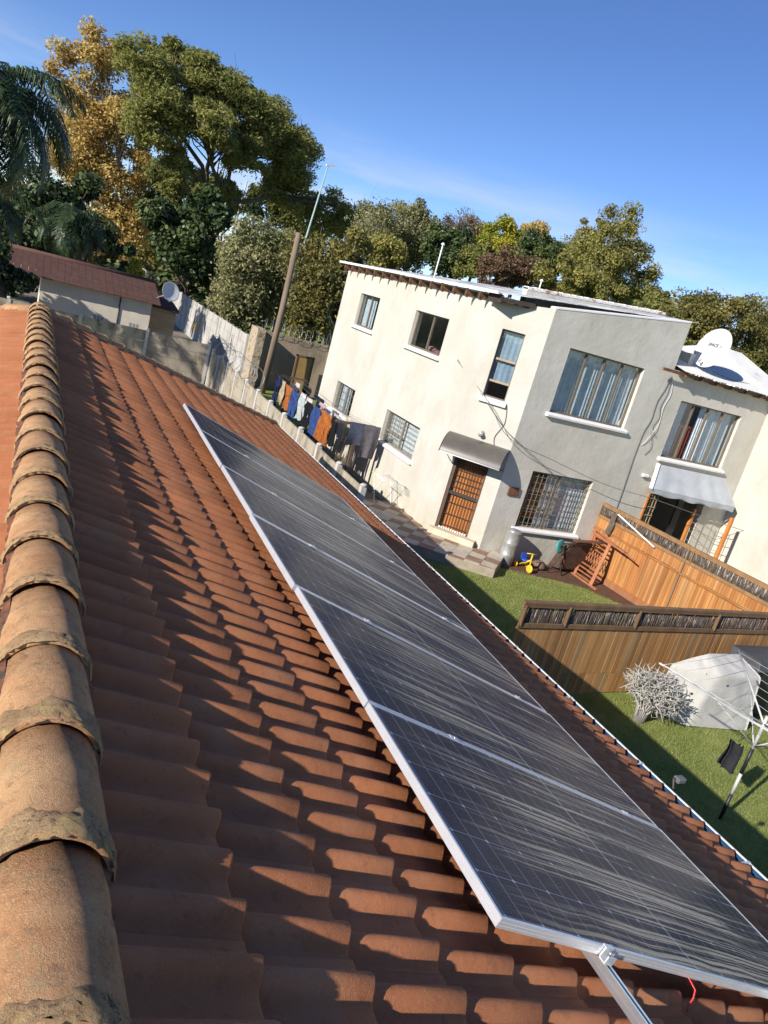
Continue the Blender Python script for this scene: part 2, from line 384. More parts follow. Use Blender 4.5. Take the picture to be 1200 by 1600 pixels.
for s in (1, -1):
    for k in range(18):
        p = Vector((RX, YEND, CAPZ - .01)) + Vector((s * hipd.x, hipd.y, hipd.z)) * (.12 + k * .40)
        if p.z < 2.6: break
        # laid from the bottom up: the lower end is the lapped, open one
        q = p + Vector((s * hipd.x, hipd.y, hipd.z)) * .40
        put_cap('hip_cap', q, (-s * hipd.x, -hipd.y, -hipd.z), k + 3)
# mortar bedding along the foot of the ridge caps
for s in (1, -1):
    bed = MB(); N = 220; vs = []; rg = random.Random(5 + s)
    for i in range(N + 1):
        yy = -1.2 + (YEND + 1.2) * i / N
        for (dd, oo) in ((.10, .03), (.135 + rg.uniform(-.008, .012), .012 + rg.uniform(-.01, .008)), (.15 + rg.uniform(-.01, .012), -.07)):
            p = rp(dd, yy, oo - .01); vs.append((p.x if s > 0 else 2 * RX - p.x, p.y, p.z))
    bed.add(vs, [(i * 3 + j, i * 3 + j + 1, i * 3 + j + 4, i * 3 + j + 3) for i in range(N) for j in range(2)], False)
    bed.build('bedding_mortar', mat('red tinted mortar', (.17, .065, .035), .95, .4, 20, .8, 60, .01, col2=(.05, .04, .03), c2sc=14, c2a=.48, c2b=.6), house)

# ---------------------------------------------------------------- solar array
PA = R(-1.6)
def prot(v): return Vector((v[0] * math.cos(PA) - v[1] * math.sin(PA), v[0] * math.sin(PA) + v[1] * math.cos(PA), v[2]))
pu, py_, pn = prot((CS, 0, -SN)), prot((0, 1, 0)), prot((SN, 0, CS))
def panel_m(s, y, o=0):
    p = EYE - pn * (1.0 - o) + pu * s + py_ * y
    return Matrix(((pu.x, py_.x, pn.x, p.x), (pu.y, py_.y, pn.y, p.y), (pu.z, py_.z, pn.z, p.z), (0, 0, 0, 1)))
PL, PW, PT = 2.279, 1.134, .035
def pv_mat():
    t = NT('dusty photovoltaic glass'); o = t.O(); x, y, z = t.sep(o)[:3]; rnd = t.n('ShaderNodeObjectInfo').outputs['Random']
    def lines(v, pitch, off, w):       # 1 on lines every pitch
        q = t.math('PINGPONG', t.math('ADD', v, off), pitch / 2); return t.rng(q, w, w * .35)
    mx, my = .030, .018
    px_, py2 = (PL - 2 * mx) / 24, (PW - 2 * my) / 6
    lx = lines(x, px_, -mx, .0026); ly = lines(y, py2, -my, .0030)
    lx2 = lines(x, px_ * 2, -mx, .012); ly2 = lines(y, py2, -my, .012)
    bus = lines(y, py2 / 10, -my, .0011)
    grid = t.math('MAXIMUM', t.math('MULTIPLY', lx, .5), t.math('MULTIPLY', ly, .5)); grid = t.math('MAXIMUM', grid, t.math('MULTIPLY', bus, .10))
    dia = t.rng(t.math('ADD', t.math('PINGPONG', t.math('ADD', x, -mx), px_ ), t.math('PINGPONG', t.math('ADD', y, -my), py2 / 2)), .011, .008)
    grid = t.math('MAXIMUM', grid, t.math('MULTIPLY', dia, 1.0))
    midl = t.rng(t.math('ABSOLUTE', t.math('SUBTRACT', x, PL / 2)), .0055, .0035)
    edge = t.math('MAXIMUM', t.rng(t.math('ABSOLUTE', t.math('SUBTRACT', x, PL / 2)), PL / 2 - mx, PL / 2 - mx + .002), t.rng(t.math('ABSOLUTE', t.math('SUBTRACT', y, PW / 2)), PW / 2 - my, PW / 2 - my + .002))
    grid = t.math('MAXIMUM', t.math('MAXIMUM', grid, t.math('MULTIPLY', midl, .85)), t.math('MULTIPLY', edge, .25))
    cell = t.mix(t.rng(t.noise(t.map(o, (9, 9, 1)), 1.4, 2), .35, .65), (.020, .022, .045), (.030, .031, .060))
    col = t.mix(grid, cell, (.62, .64, .68))
    # run-off streaks of dried dust, down the slope and wandering a little
    off = t.math('MULTIPLY', rnd, 37.0)
    wob = t.math('MULTIPLY', t.math('SUBTRACT', t.noise(t.comb(t.math('MULTIPLY', x, 1.3), t.math('MULTIPLY', y, 1.0), off), 1.6, 3, .55), .5), .055)
    yw = t.math('ADD', y, wob)
    n1 = t.noise(t.comb(t.math('MULTIPLY', x, .30), t.math('MULTIPLY', yw, 42.0), off), 1.0, 4, .65)
    n2 = t.noise(t.comb(t.math('MULTIPLY', x, .6), t.math('MULTIPLY', yw, 120.0), off), 1.0, 3, .6)
    nb = t.noise(t.comb(t.math('MULTIPLY', x, .75), t.math('MULTIPLY', y, 3.2), t.math('ADD', off, 5.0)), 1.3, 3, .55)
    down = t.rng(x, .03, .7)
    s1 = t.math('MULTIPLY', t.rng(n1, .54, .57), t.rng(nb, .37, .50)); s2 = t.math('MULTIPLY', t.rng(n2, .55, .59), t.rng(nb, .42, .56, 0, .85))
    st = t.math('MULTIPLY', t.math('MAXIMUM', s1, s2), down)
    grain = t.rng(t.noise(t.map(o, (240, 240, 1)), 1, 3, .7), .36, .6); st = t.math('MULTIPLY', st, t.math('ADD', .45, t.math('MULTIPLY', grain, .55)))
    spk = t.math('MULTIPLY', t.rng(t.noise(t.map(o, (150, 150, 1)), 1, 2, .6), .66, .72), .5)
    film = t.math('ADD', .010, t.math('MULTIPLY', t.noise(t.map(o, (60, 90, 1)), 1, 4, .7), .085))
    dust = t.math('MAXIMUM', t.math('MAXIMUM', st, spk), film)
    lw = t.n('ShaderNodeLayerWeight').outputs['Facing']; fr = t.math('ADD', .010, t.math('MULTIPLY', t.math('POWER', lw, 7.0), .45))   # anti-reflective glass
    gl_ = t.n('ShaderNodeBsdfGlossy'); gl_.inputs['Roughness'].default_value = .16; df = t.n('ShaderNodeBsdfDiffuse'); t.put(df.inputs[0], col)
    mc = t.n('ShaderNodeMixShader'); t.l(fr, mc.inputs[0]); t.l(df.outputs[0], mc.inputs[1]); t.l(gl_.outputs[0], mc.inputs[2]); clean = mc.outputs[0]
    dirty = t.bsdf(t.mix(t.noise(t.map(o, (3, 20, 1)), 1, 2), (.92, .70, .40), (.92, .78, .55)), .9, 0, None, .1)
    ms = t.n('ShaderNodeMixShader'); t.put(ms.inputs[0], dust); t.l(clean, ms.inputs[1]); t.l(dirty, ms.inputs[2])
    return t.done(ms.outputs[0])
m_pv = pv_mat()
gl = MB(); gl.add([(0.008, .008, -.002), (PL - .008, .008, -.002), (PL - .008, PW - .008, -.002), (.008, PW - .008, -.002), (.008, .008, -.007), (PL - .008, .008, -.007), (PL - .008, PW - .008, -.007), (.008, PW - .008, -.007)], [(0, 1, 2, 3), (7, 6, 5, 4), (0, 4, 5, 1), (1, 5, 6, 2), (2, 6, 7, 3), (3, 7, 4, 0)])
gl_me = gl.mesh('glass'); gl_me.materials.append(m_pv)
def frame_bar(L_):
    s = MB(); pr = [(0, 0), (.011, 0), (.011, -.0015), (.003, -.0015), (.003, -.010), (.0012, -.0115), (.0012, -.013), (.003, -.0145), (.003, -.033), (.028, -.033), (.028, -.035), (0, -.035), (0, -.025), (.0008, -.0235), (0, -.022), (0, -.013), (.0008, -.0115), (0, -.010)]
    k = len(pr); s.add([(0, a, c) for a, c in pr] + [(L_, a, c) for a, c in pr], [(q, (q + 1) % k, k + (q + 1) % k, k + q) for q in range(k)] + [tuple(range(k)), tuple(range(k, 2 * k))])
    me = s.mesh('frame_bar'); bm = bmesh.new(); bm.from_mesh(me); bmesh.ops.recalc_face_normals(bm, faces=bm.faces); bm.to_mesh(me); bm.free(); me.materials.append(m_alu); return me
fb_l, fb_s = frame_bar(PL), frame_bar(PW)
ords = ['nearest solar panel, at the bottom corner of the picture', 'second solar panel from the near end of the row', 'third solar panel from the near end of the row', 'fourth solar panel from the near end of the row', 'fifth solar panel from the near end, next to last', 'farthest solar panel, at the top end of the row']
PY0 = 1.353
for i in range(6):
    mw = panel_m(1.922 + [.0, .008, -.004, .006, .0, .004][i], PY0 + i * 1.1537, [.004, 0, -.002, .001, 0, 0][i])
    e = tag(empty('solar_panel'), ords[i] + ', dark glass in a silver frame', 'solar panel', 'solar panels laid in a row on the roof'); e.matrix_basis = mw
    for name, me, lm in (('glass', gl_me, Matrix()), ('frame_bar', fb_l, Matrix()), ('frame_bar', fb_l, Matrix.Translation((PL, PW, 0)) @ Matrix.Rotation(math.pi, 4, 'Z')),
                         ('frame_bar', fb_s, Matrix.Translation((PL, 0.0005, 0)) @ Matrix.Rotation(math.pi / 2, 4, 'Z')), ('frame_bar', fb_s, Matrix.Translation((0, PW - .0005, 0)) @ Matrix.Rotation(-math.pi / 2, 4, 'Z'))):
        o = bpy.data.objects.new(name, me); COL.objects.link(o); o.parent = e; o.matrix_basis = lm
def mounting_rail(s_, label, y0, y1):
    e = tag(empty('mounting_rail'), label, 'rail', 'aluminium rails under the solar panels'); e.matrix_basis = panel_m(s_, y0, -PT - .001)
    pr = [(-.02, 0), (-.008, 0), (-.008, -.006), (-.013, -.009), (-.013, -.018), (.013, -.018), (.013, -.009), (.008, -.006), (.008, 0), (.02, 0), (.02, -.012), (.017, -.014), (.017, -.022), (.02, -.024), (.02, -.04), (-.02, -.04), (-.02, -.024), (-.017, -.022), (-.017, -.014), (-.02, -.012)]
    k = len(pr); s = MB(); s.add([(a, 0, c) for a, c in pr] + [(a, y1 - y0, c) for a, c in pr], [(q, (q + 1) % k, k + (q + 1) % k, k + q) for q in range(k)] + [tuple(range(k)), tuple(range(k, 2 * k))])
    me = s.mesh('rail_extrusion'); bm = bmesh.new(); bm.from_mesh(me); bmesh.ops.recalc_face_normals(bm, faces=bm.faces); bm.to_mesh(me); bm.free(); me.materials.append(m_rail)
    o = bpy.data.objects.new('rail_extrusion', me); COL.objects.link(o); o.parent = e
    for q in range(7):
        h = MB(); yy = .35 + q * 1.2; h.bx((-.10, yy, -.05), (.015, yy + .035, -.042)); h.bx((.021, yy, -.075), (.027, yy + .035, -.004)); h.bx((.0, yy, -.082), (.024, yy + .035, -.076))
        me = h.mesh('roof_hook'); me.materials.append(m_rail); o = bpy.data.objects.new('roof_hook', me); COL.objects.link(o); o.parent = e
mounting_rail(2.465, 'upper aluminium mounting rail sticking out below the nearest solar panel', .25, 8.35)
mounting_rail(3.87, 'lower aluminium mounting rail hidden under the solar panels', .6, 8.35)
def clamp(s_, y, label, grp, end=False):
    e = tag(empty('panel_clamp'), label, 'clamp', grp); e.matrix_basis = panel_m(s_, y, 0)
    c = MB()
    if end: c.bx((-.022, -.030, -.036), (.022, -.004, -.030)); c.bx((-.022, -.008, -.03), (.022, -.003, .004)); c.bx((-.022, -.008, .004), (.022, .010, .008)); c.bx((-.022, -.034, -.036), (.022, -.029, -.006))
    else: c.bx((-.025, -.021, .0015), (.025, .021, .0045)); c.bx((-.025, -.006, -.03), (.025, .006, .0015))
    me = c.mesh('clamp_body'); me.materials.append(m_alu); o = bpy.data.objects.new('clamp_body', me); COL.objects.link(o); o.parent = e
    h = MB(); h.lathe((0, -.018 if end else 0, -.006 if end else .0045), [(.0065, 0), (.0065, .006), (.004, .007)], 6); me = h.mesh('bolt'); me.materials.append(m_rail); o = bpy.data.objects.new('bolt', me); COL.objects.link(o); o.parent = e
nth = ['first', 'second', 'third', 'fourth', 'fifth']
for i in range(5):
    for s_, w in ((2.465, 'upper'), (3.87, 'lower')):
        clamp(s_, PY0 + (i + 1) * 1.1537 - .0098, 'small silver clamp on the %s rail in the %s panel joint from near' % (w, nth[i]), 'clamps in the joints between the solar panels')
clamp(2.465, PY0, 'silver end clamp where the upper rail comes out under the nearest panel', 'end clamps of the solar array', True)
clamp(3.87, PY0, 'silver end clamp of the lower rail at the near end of the array', 'end clamps of the solar array', True)
c = MB(); q0 = panel_m(3.02, PY0 - .004, -.03); pts = [q0 @ Vector(p) for p in ((-.02, .1, .0), (0, .015, -.002), (.012, -.028, -.018), (.012, -.04, -.045), (.004, -.045, -.07), (-.012, -.06, -.085))]
tag(c.tube(pts, .0034, 8).build('cable', m_red), 'thin red cable hanging from under the edge of the nearest solar panel', 'cable')
# ---------------------------------------------------------------- the neighbours' two-storey house
def plaster_mat():
    t = NT('cream painted plaster'); p = t.P(); z = t.sep(p)[2]
    c = t.mix(t.rng(t.noise(p, .7, 5, .6), .35, .65), (.50, .472, .40), (.585, .556, .49))
    c = t.mix(t.rng(t.noise(t.map(p, (1, 1, .35)), 2.1, 6, .7), .52, .72, 0, .45), c, (.44, .385, .29))      # damp stains
    c = t.mix(t.rng(t.noise(p, 17, 5, .7), .58, .75, 0, .18), c, (.45, .41, .34))
    c = t.mix(t.math('MULTIPLY', t.rng(t.noise(t.map(p, (7, 7, .45)), 1.0, 5, .7), .60, .74), t.rng(t.noise(p, .55, 3), .45, .62, 0, .55)), c, (.33, .29, .22))   # rain streaks
    g = t.math('MULTIPLY', t.rng(z, 1.1, .1), t.rng(t.noise(t.map(p, (1, 1, .6)), 1.7, 5, .7), .42, .62))    # splash-back dirt at the foot
    c = t.mix(t.math('MULTIPLY', g, .6), c, (.40, .36, .20))
    h = t.math('ADD', t.math('MULTIPLY', t.noise(p, 1.9, 5, .6), 2.2), t.math('MULTIPLY', t.noise(p, 22, 4, .6), .35))
    return t.done(t.bsdf(c, .85, 0, t.bump(h, .5, .022), .25))
m_plaster = plaster_mat()
m_whitewash = mat('white sill paint', (.80, .78, .74), .6, .07, 4, .2, 30)
m_bronze = mat('bronze aluminium frame', (.16, .13, .095), .5, .12, 8, .05)
m_frame = mat('grey window frame', (.22, .19, .15), .55, .12, 8, .05)
m_timber = mat('red brown timber', (.15, .07, .04), .75, .25, 6, .3, 60, stretch=(1, 1, .2))
m_sheet = mat('painted corrugated iron', (.72, .72, .70), .55, .1, 2.5, .05, 30, col2=(.34, .34, .33), c2sc=1.3, c2a=.5, c2b=.58)
m_iron = mat('dark wrought iron', (.045, .04, .036), .5, .2)
m_brickred = mat('chipped white coping', (.42, .22, .15), .9, .3, 15, .5, 40, col2=(.72, .69, .64), c2sc=3, c2a=.36, c2b=.42)
def glass_mat():
    t = NT('window glass'); fr = t.n('ShaderNodeLayerWeight'); fc5 = t.math('POWER', fr.outputs['Facing'], 4.0)
    tr = t.n('ShaderNodeBsdfTransparent'); tr.inputs[0].default_value = (.93, .96, .97, 1); gl = t.n('ShaderNodeBsdfGlossy'); gl.inputs['Roughness'].default_value = .03
    t.l(t.bump(t.noise(t.P(), 2.5, 2), .12, .02), gl.inputs['Normal'])
    m = t.n('ShaderNodeMixShader'); t.l(t.rng(fc5, 0, 1, .05, .9), m.inputs[0]); t.l(tr.outputs[0], m.inputs[1]); t.l(gl.outputs[0], m.inputs[2])
    return t.done(m.outputs[0])
m_glass = glass_mat()
def cloth_mat(name, col, var=.12, lace=False):
    t = NT(name); p = t.P(); c = t.mix(t.rng(t.noise(p, 9, 4), .3, .7), sc3(col, 1 - var), sc3(col, 1 + var))
    d = t.bsdf(c, .9, 0, t.bump(t.noise(p, 160, 3), .15, .003), .1); tl = t.n('ShaderNodeBsdfTranslucent'); t.put(tl.inputs[0], c)
    m = t.n('ShaderNodeMixShader'); m.inputs[0].default_value = .25; t.l(d, m.inputs[1]); t.l(tl.outputs[0], m.inputs[2]); sh = m.outputs[0]
    if lace:
        tr = t.n('ShaderNodeBsdfTransparent'); m2 = t.n('ShaderNodeMixShader'); t.l(t.rng(t.noise(p, 16, 3, .6), .56, .62, 0, .4), m2.inputs[0]); t.l(sh, m2.inputs[1]); t.l(tr.outputs[0], m2.inputs[2]); sh = m2.outputs[0]
    return t.done(sh)
m_sheer = cloth_mat('pale sheer curtain', (.74, .80, .84)); m_lace = cloth_mat('white lace curtain', (.84, .83, .80), .1, True)
nh = tag(empty('neighbour_house', (11.4, 15.43, 0)), 'cream plastered two storey house with bronze framed windows beyond the garden', 'house')
CX, CY = 11.40, 15.43; EX, EY = 10.33, 16.50; LY = 26.6; BX = 15.80; KX = 20.03
class Face:
    "a wall plane: a runs along d, b is height, n points outwards"
    def __init__(s, o, d, n): s.o = Vector((*o, 0)); s.d = Vector((*d, 0)).normalized(); s.n = Vector((*n, 0)).normalized()
    def p(s, a, b, out=0): return s.o + s.d * a + Vector((0, 0, b)) + s.n * out
    def box(s, mb, a0, a1, b0, b1, o0, o1):
        vs = [s.p(a, b, o) for a in (a0, a1) for b in (b0, b1) for o in (o0, o1)]
        mb.add(vs, [(0, 1, 3, 2), (4, 6, 7, 5), (0, 4, 5, 1), (2, 3, 7, 6), (0, 2, 6, 4), (1, 5, 7, 3)]); return mb
FA1 = Face((EX, EY), (0, 1), (-1, 0)); FA2 = Face((CX, CY), (EX - CX, EY - CY), (-1, -1)); FB = Face((CX, CY), (1, 0), (0, -1)); FC = Face((KX, CY), (0, -1), (-1, 0))
def wall(fc, a0, a1, b0, b1l, b1r, holes, th=.24, parent=None, m=None):
    "front skin cut round the openings, with the reveals and a sloping top"
    mb = MB(); btop = min(b1l, b1r)
    A = sorted({a0, a1, *[h[0] for h in holes], *[h[1] for h in holes]}); Bs = sorted({b0, btop, *[h[2] for h in holes], *[h[3] for h in holes]})
    for i in range(len(A) - 1):
        for j in range(len(Bs) - 1):
            ca, cb = (A[i] + A[i + 1]) / 2, (Bs[j] + Bs[j + 1]) / 2
            if any(h[0] < ca < h[1] and h[2] < cb < h[3] for h in holes): continue
            mb.add([fc.p(A[i], Bs[j]), fc.p(A[i + 1], Bs[j]), fc.p(A[i + 1], Bs[j + 1]), fc.p(A[i], Bs[j + 1])], [(0, 1, 2, 3)])
            mb.add([fc.p(A[i], Bs[j], -th), fc.p(A[i + 1], Bs[j], -th), fc.p(A[i + 1], Bs[j + 1], -th), fc.p(A[i], Bs[j + 1], -th)], [(3, 2, 1, 0)])
    for h in holes:
        q = [(h[0], h[2]), (h[1], h[2]), (h[1], h[3]), (h[0], h[3])]
        for i in range(4):
            (x0, y0), (x1, y1) = q[i], q[(i + 1) % 4]; mb.add([fc.p(x0, y0), fc.p(x1, y1), fc.p(x1, y1, -th), fc.p(x0, y0, -th)], [(0, 1, 2, 3)])
    if abs(b1l - b1r) > .01:
        hi = (a0, b1l) if b1l > b1r else (a1, b1r)
        mb.add([fc.p(a0, btop), fc.p(a1, btop), fc.p(*hi)], [(0, 1, 2)]); mb.add([fc.p(a0, btop, -th), fc.p(a1, btop, -th), fc.p(*hi, -th)], [(0, 1, 2)])
    mb.add([fc.p(a0, b1l), fc.p(a1, b1r), fc.p(a1, b1r, -th), fc.p(a0, b1l, -th)], [(0, 1, 2, 3)])
    for a, t_ in ((a0, b1l), (a1, b1r)): mb.add([fc.p(a, b0), fc.p(a, t_), fc.p(a, t_, -th), fc.p(a, b0, -th)], [(0, 1, 2, 3)])
    return mb.build('wall', m or m_plaster, parent or nh, fix=False)
# openings (a0, a1, b0, b1)
WA1 = [(18.5 - EY, 20.6 - EY, 4.66, 5.71), (23.4 - EY, 25.1 - EY, 4.66, 5.75), (18.4 - EY, 20.75 - EY, 1.63, 2.6), (23.5 - EY, 25.25 - EY, 1.58, 2.58)]
WA2 = [(.53, 1.13, 4.12, 5.85), (.40, 1.34, .42, 2.39)]
WB = [(12.19 - CX, 14.79 - CX, 4.17, 5.84), (12.30 - CX, 14.42 - CX, .99, 2.58)]
WB2 = [(16.48 - CX, 19.03 - CX, 3.64, 5.29), (16.62 - CX, 18.95 - CX, .12, 2.55)]
a2len = math.hypot(EX - CX, EY - CY)
wall(FA1, 0.0, LY - EY, 0, 6.60, 6.60, WA1); wall(FA2, 0, a2len, 0, 6.62, 6.45, WA2); wall(FB, 0, BX - CX, 0, 6.66, 7.33, WB); wall(FB, BX - CX + .002, KX - CX, 0, 6.04, 6.04, WB2)
wall(FC, 0.001, 6.0, 0, 6.0, 6.0, [])
Face((LY, 0), (1, 0), (0, 1))
b = MB(); b.bx((EX + .003, LY + .002, 0), (17, LY + .24, 6.5)); b.build('wall', m_plaster, nh)
b = MB(); b.bx((16.8, 16, 0), (17.0, LY - .25, 6.6)); b.build('wall', m_plaster, nh)
b = MB(); b.bx((KX + .25, CY - .5, 0), (26, CY + 5, 6.0)); b.build('wall', m_plaster, nh)
b = MB(); b.prism([(EX + .25, 16.7, 3.0), (CX + .15, CY + .26, 3.0), (KX - .01, CY + .26, 3.0), (KX - .01, 20, 3.0), (16.79, 20, 3.0), (16.79, LY - .25, 3.0), (EX + .25, LY - .25, 3.0)], (0, 0, .16)); b.build('floor_slab', mat('timber floor', (.2, .13, .08), .7), nh)
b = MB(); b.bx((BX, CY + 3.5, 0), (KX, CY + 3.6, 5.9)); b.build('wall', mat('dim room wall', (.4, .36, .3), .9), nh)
# B parapet side, back parapet with bare bricks
b = MB(); b.prism([(BX - .22, CY + .241, 5.4), (BX, CY + .241, 5.4), (BX, CY + .241, 7.33), (BX - .22, CY + .241, 7.30)], (0, 1.9, .0)); b.build('parapet', m_plaster, nh)
b = MB(); b.prism([(11.9, 17.6, 6.3), (16.9, 17.6, 6.3), (16.9, 17.6, 7.56), (11.9, 17.6, 7.06)], (0, .22, 0)); b.build('parapet', m_plaster, nh)
b = MB()
for i in range(22):
    x0 = 11.9 + i * .227; z0 = 7.06 + (x0 - 11.9) * .1; b.bx((x0, 17.585, z0 - .05), (x0 + .226, 17.83, z0 + .03 + .004 * (i % 2)))
b.build('parapet_coping', m_brickred, nh, bev=.01)
b = MB(); b.prism([(CX + .02, CY - .012, 6.62), (BX, CY - .012, 7.295), (BX, CY - .012, 7.345), (CX + .02, CY - .012, 6.675)], (0, .27, 0)); b.build('parapet_coping', m_whitewash, nh, bev=.01)

def window(fc, hole, kind, curtain='sheer', parts=2, sill=True, rec=.10, opened=None):
    a0, a1, b0, b1 = hole; w = tag(empty('window', fc.p((a0 + a1) / 2, b0), 0, nh)); fm = m_bronze if kind != 'steel' else m_frame
    f = MB(); t_ = .045; r0, r1 = -rec - .05, -rec
    fc.box(f, a0, a1, b1 - t_, b1, r0, r1); fc.box(f, a0, a1, b0, b0 + t_, r0, r1); fc.box(f, a0, a0 + t_, b0 + t_, b1 - t_, r0, r1); fc.box(f, a1 - t_, a1, b0 + t_, b1 - t_, r0, r1)
    f.build('frame', fm, w)
    cuts = [a0 + t_ + (a1 - a0 - 2 * t_) * i / parts for i in range(parts + 1)]
    for i in range(1, parts):
        f = MB(); fc.box(f, cuts[i] - .028, cuts[i] + .028, b0 + t_ + .001, b1 - t_ - .001, r0 - .004, r1 + .006); f.build('mullion', fm, w)
    for i in range(parts):
        g_ = MB(); o = -rec - .02 - .006 * (i % 2); fc.box(g_, cuts[i] + .015, cuts[i + 1] - .015, b0 + .03, b1 - .03, o - .004, o); 
        if opened != i: g_.build('pane', m_glass, w)
    if sill:
        s = MB(); e = .10; vs = [fc.p(a, b, o) for a in (a0 - e, a1 + e) for b, o in ((b0 - .11, -.02), (b0 - .11, .10), (b0 - .045, .11), (b0 + .005, -.02))]
        s.add(vs, [(0, 1, 2, 3), (7, 6, 5, 4), (0, 4, 5, 1), (1, 5, 6, 2), (2, 6, 7, 3), (3, 7, 4, 0)]); s.build('sill', m_whitewash, w, bev=.008)
    if curtain:
        spans = [(a0 + .02 + (.72 if fc is FB and curtain == 'lace' else 0), a1 - .02)] if curtain != 'part' else [(a0 + .02, a0 + (a1 - a0) * .22), (a0 + (a1 - a0) * .45, a1 - .05)]
        for q0, q1 in spans:
            c = MB(); k = max(24, int((q1 - q0) / .018)); ph = random.random() * 6
            def fn(u, v, q0=q0, q1=q1, ph=ph):
                a = q0 + (q1 - q0) * u; return fc.p(a, b0 - .1 + (b1 - b0 + .15) * v, -rec - .17 + .03 * math.sin(a * 52 + ph + math.sin(a * 9) * 2) * (1.1 - .5 * v))
            c.grid(fn, k, 6); c.build('curtain', m_lace if curtain == 'lace' else m_sheer, w, fix=False)
    return w
w2 = window(FA1, WA1[0], 'alu', None); w1 = window(FA1, WA1[1], 'alu', 'part')
l2 = window(FA1, WA1[2], 'steel', 'lace', 2); l1 = window(FA1, WA1[3], 'steel', 'part', 2)
wb = window(FB, WB[0], 'alu', 'sheer', 4); wl = window(FB, WB[1], 'steel', 'lace', 2); w5 = window(FB, WB2[0], 'alu', 'part', 4, True, .10, 1)
def bars(fc, hole, w, av, bv, out=-.06, th=.012, m=None):
    mb = MB()
    for a in av: fc.box(mb, a - th / 2, a + th / 2, hole[2] + .03, hole[3] - .03, out - th, out)
    for bb in bv: fc.box(mb, hole[0] + .03, hole[1] - .03, bb - th / 2, bb + th / 2, out - th * 2.1, out - th * 1.05)
    mb.build('burglar_bars', m or m_frame, w)
h = WA1[2]; bars(FA1, h, l2, [h[0] + 1.3 + .22 * i for i in range(5)], [h[2] + .12 + .14 * i for i in range(6)])
h = WA1[3]; bars(FA1, h, l1, [h[0] + .1 + .26 * i for i in range(7)], [h[2] + .2 + .26 * i for i in range(3)])
h = WB[1]; bars(FB, h, wl, [h[0] + .12 + .155 * i for i in range(6)], [h[2] + .12 + .165 * i for i in range(9)])
b = MB(); FB.box(b, h[0] + .04, h[0] + .92, h[2] + .50, h[2] + .55, -.15, -.09); FB.box(b, h[0] + .04, h[0] + .92, h[2] + 1.02, h[2] + 1.07, -.15, -.09); b.build('transom', m_bronze, wl)
h = WA1[2]; b = MB(); FA1.box(b, h[0] + 1.2, h[1] - .04, h[2] + .34, h[2] + .40, -.16, -.09); b.build('transom', m_frame, l2)
# red railing behind the upstairs sliding window
h = WB2[0]; b = MB()
for i in range(17): FB.box(b, h[0] + .08 + i * .145, h[0] + .135 + i * .145, h[2] - .1, h[2] + .92, -.36, -.33)
FB.box(b, h[0] + .02, h[1] - .02, h[2] + .92, h[2] + .99, -.37, -.32); b.build('inner_railing', mat('red varnished wood', (.28, .055, .03), .35, .2), w5)
# things on the sill of the bedroom window
h = WA1[0]
for a, r_, c, z_ in ((h[0] + .42, .10, (.55, .4, .03), .05), (h[0] + .8, .15, (.28, .10, .12), .12), (h[0] + 1.25, .2, (.35, .16, .18), .16)):
    b = MB(); b.lathe(FA1.p(a, h[2] - .02, -.42), [(r_ * .7, 0), (r_, z_ * .5), (r_ * .8, z_), (r_ * .2, z_ * 1.25)], 12); b.build('folded_cloth', mat('cloth on sill', c, .9), w2)
# tall stair window with three panes
h = WA2[0]; w3 = tag(empty('window', FA2.p(.8, h[2]), 0, nh)); b = MB(); t_ = .04
for q in ((h[0], h[1], h[3] - t_, h[3]), (h[0], h[1], h[2], h[2] + t_), (h[0], h[0] + t_, h[2] + t_, h[3] - t_), (h[1] - t_, h[1], h[2] + t_, h[3] - t_)): FA2.box(b, *q, -.15, -.10)
b.build('frame', m_bronze, w3)
lv = [h[2] + .03, h[2] + .42, h[2] + .98, h[3] - .03]
for i in range(3):
    b = MB(); FA2.box(b, h[0] + .02, h[1] - .02, lv[i] + .02, lv[i + 1] - .01, -.124, -.12); b.build('pane', m_glass, w3)
    if i: b = MB(); FA2.box(b, h[0] + t_, h[1] - t_, lv[i] - .02, lv[i] + .035, -.155, -.09); b.build('transom', mat('tan aluminium', (.36, .27, .17), .5), w3)
b = MB(); b.grid(lambda u, v: FA2.p(h[0] + .02 + (h[1] - h[0] - .04) * u, h[2] + .4 + (h[3] - h[2] - .4) * v, -.22 + .012 * math.sin(u * 25)), 30, 4); b.build('curtain', mat('blue grey curtain', (.24, .31, .38), .9, .2), w3)
b = MB(); vs = [FA2.p(a, bb, o) for a in (h[0] - .07, h[1] + .07) for bb, o in ((h[2] - .13, -.02), (h[2] - .13, .10), (h[2] - .05, .11), (h[2] + .005, -.02))]
b.add(vs, [(0, 1, 2, 3), (7, 6, 5, 4), (0, 4, 5, 1), (1, 5, 6, 2), (2, 6, 7, 3), (3, 7, 4, 0)]); b.build('sill', m_whitewash, w3)
# front door: orange wood behind a black security gate
h = WA2[1]; dr = tag(empty('door', FA2.p(.87, h[2]), 0, nh))
m_door = mat('orange varnished door', (.42, .15, .032), .5, .3, 5, .2, 50, stretch=(1, 1, .15))
b = MB(); FA2.box(b, h[0] + .05, h[1] - .05, h[2], h[3] - .04, -.22, -.17); b.build('door_leaf', m_door, dr)
for k in range(5):
    b = MB(); a = h[0] + .09 + k * .157; FA2.box(b, a, a + .138, h[2] + .06, h[2] + .95, -.169, -.158); FA2.box(b, a, a + .138, h[2] + 1.1, h[3] - .12, -.169, -.158); b.build('door_panel', m_door, dr)
b = MB()
for q in ((h[0], h[0] + .05, h[2], h[3]), (h[1] - .09, h[1], h[2], h[3]), (h[0] + .05, h[1] - .09, h[3] - .05, h[3])): FA2.box(b, *q, -.2, -.02)
b.build('door_frame', mat('dark stained frame', (.10, .06, .04), .6, .2), dr)
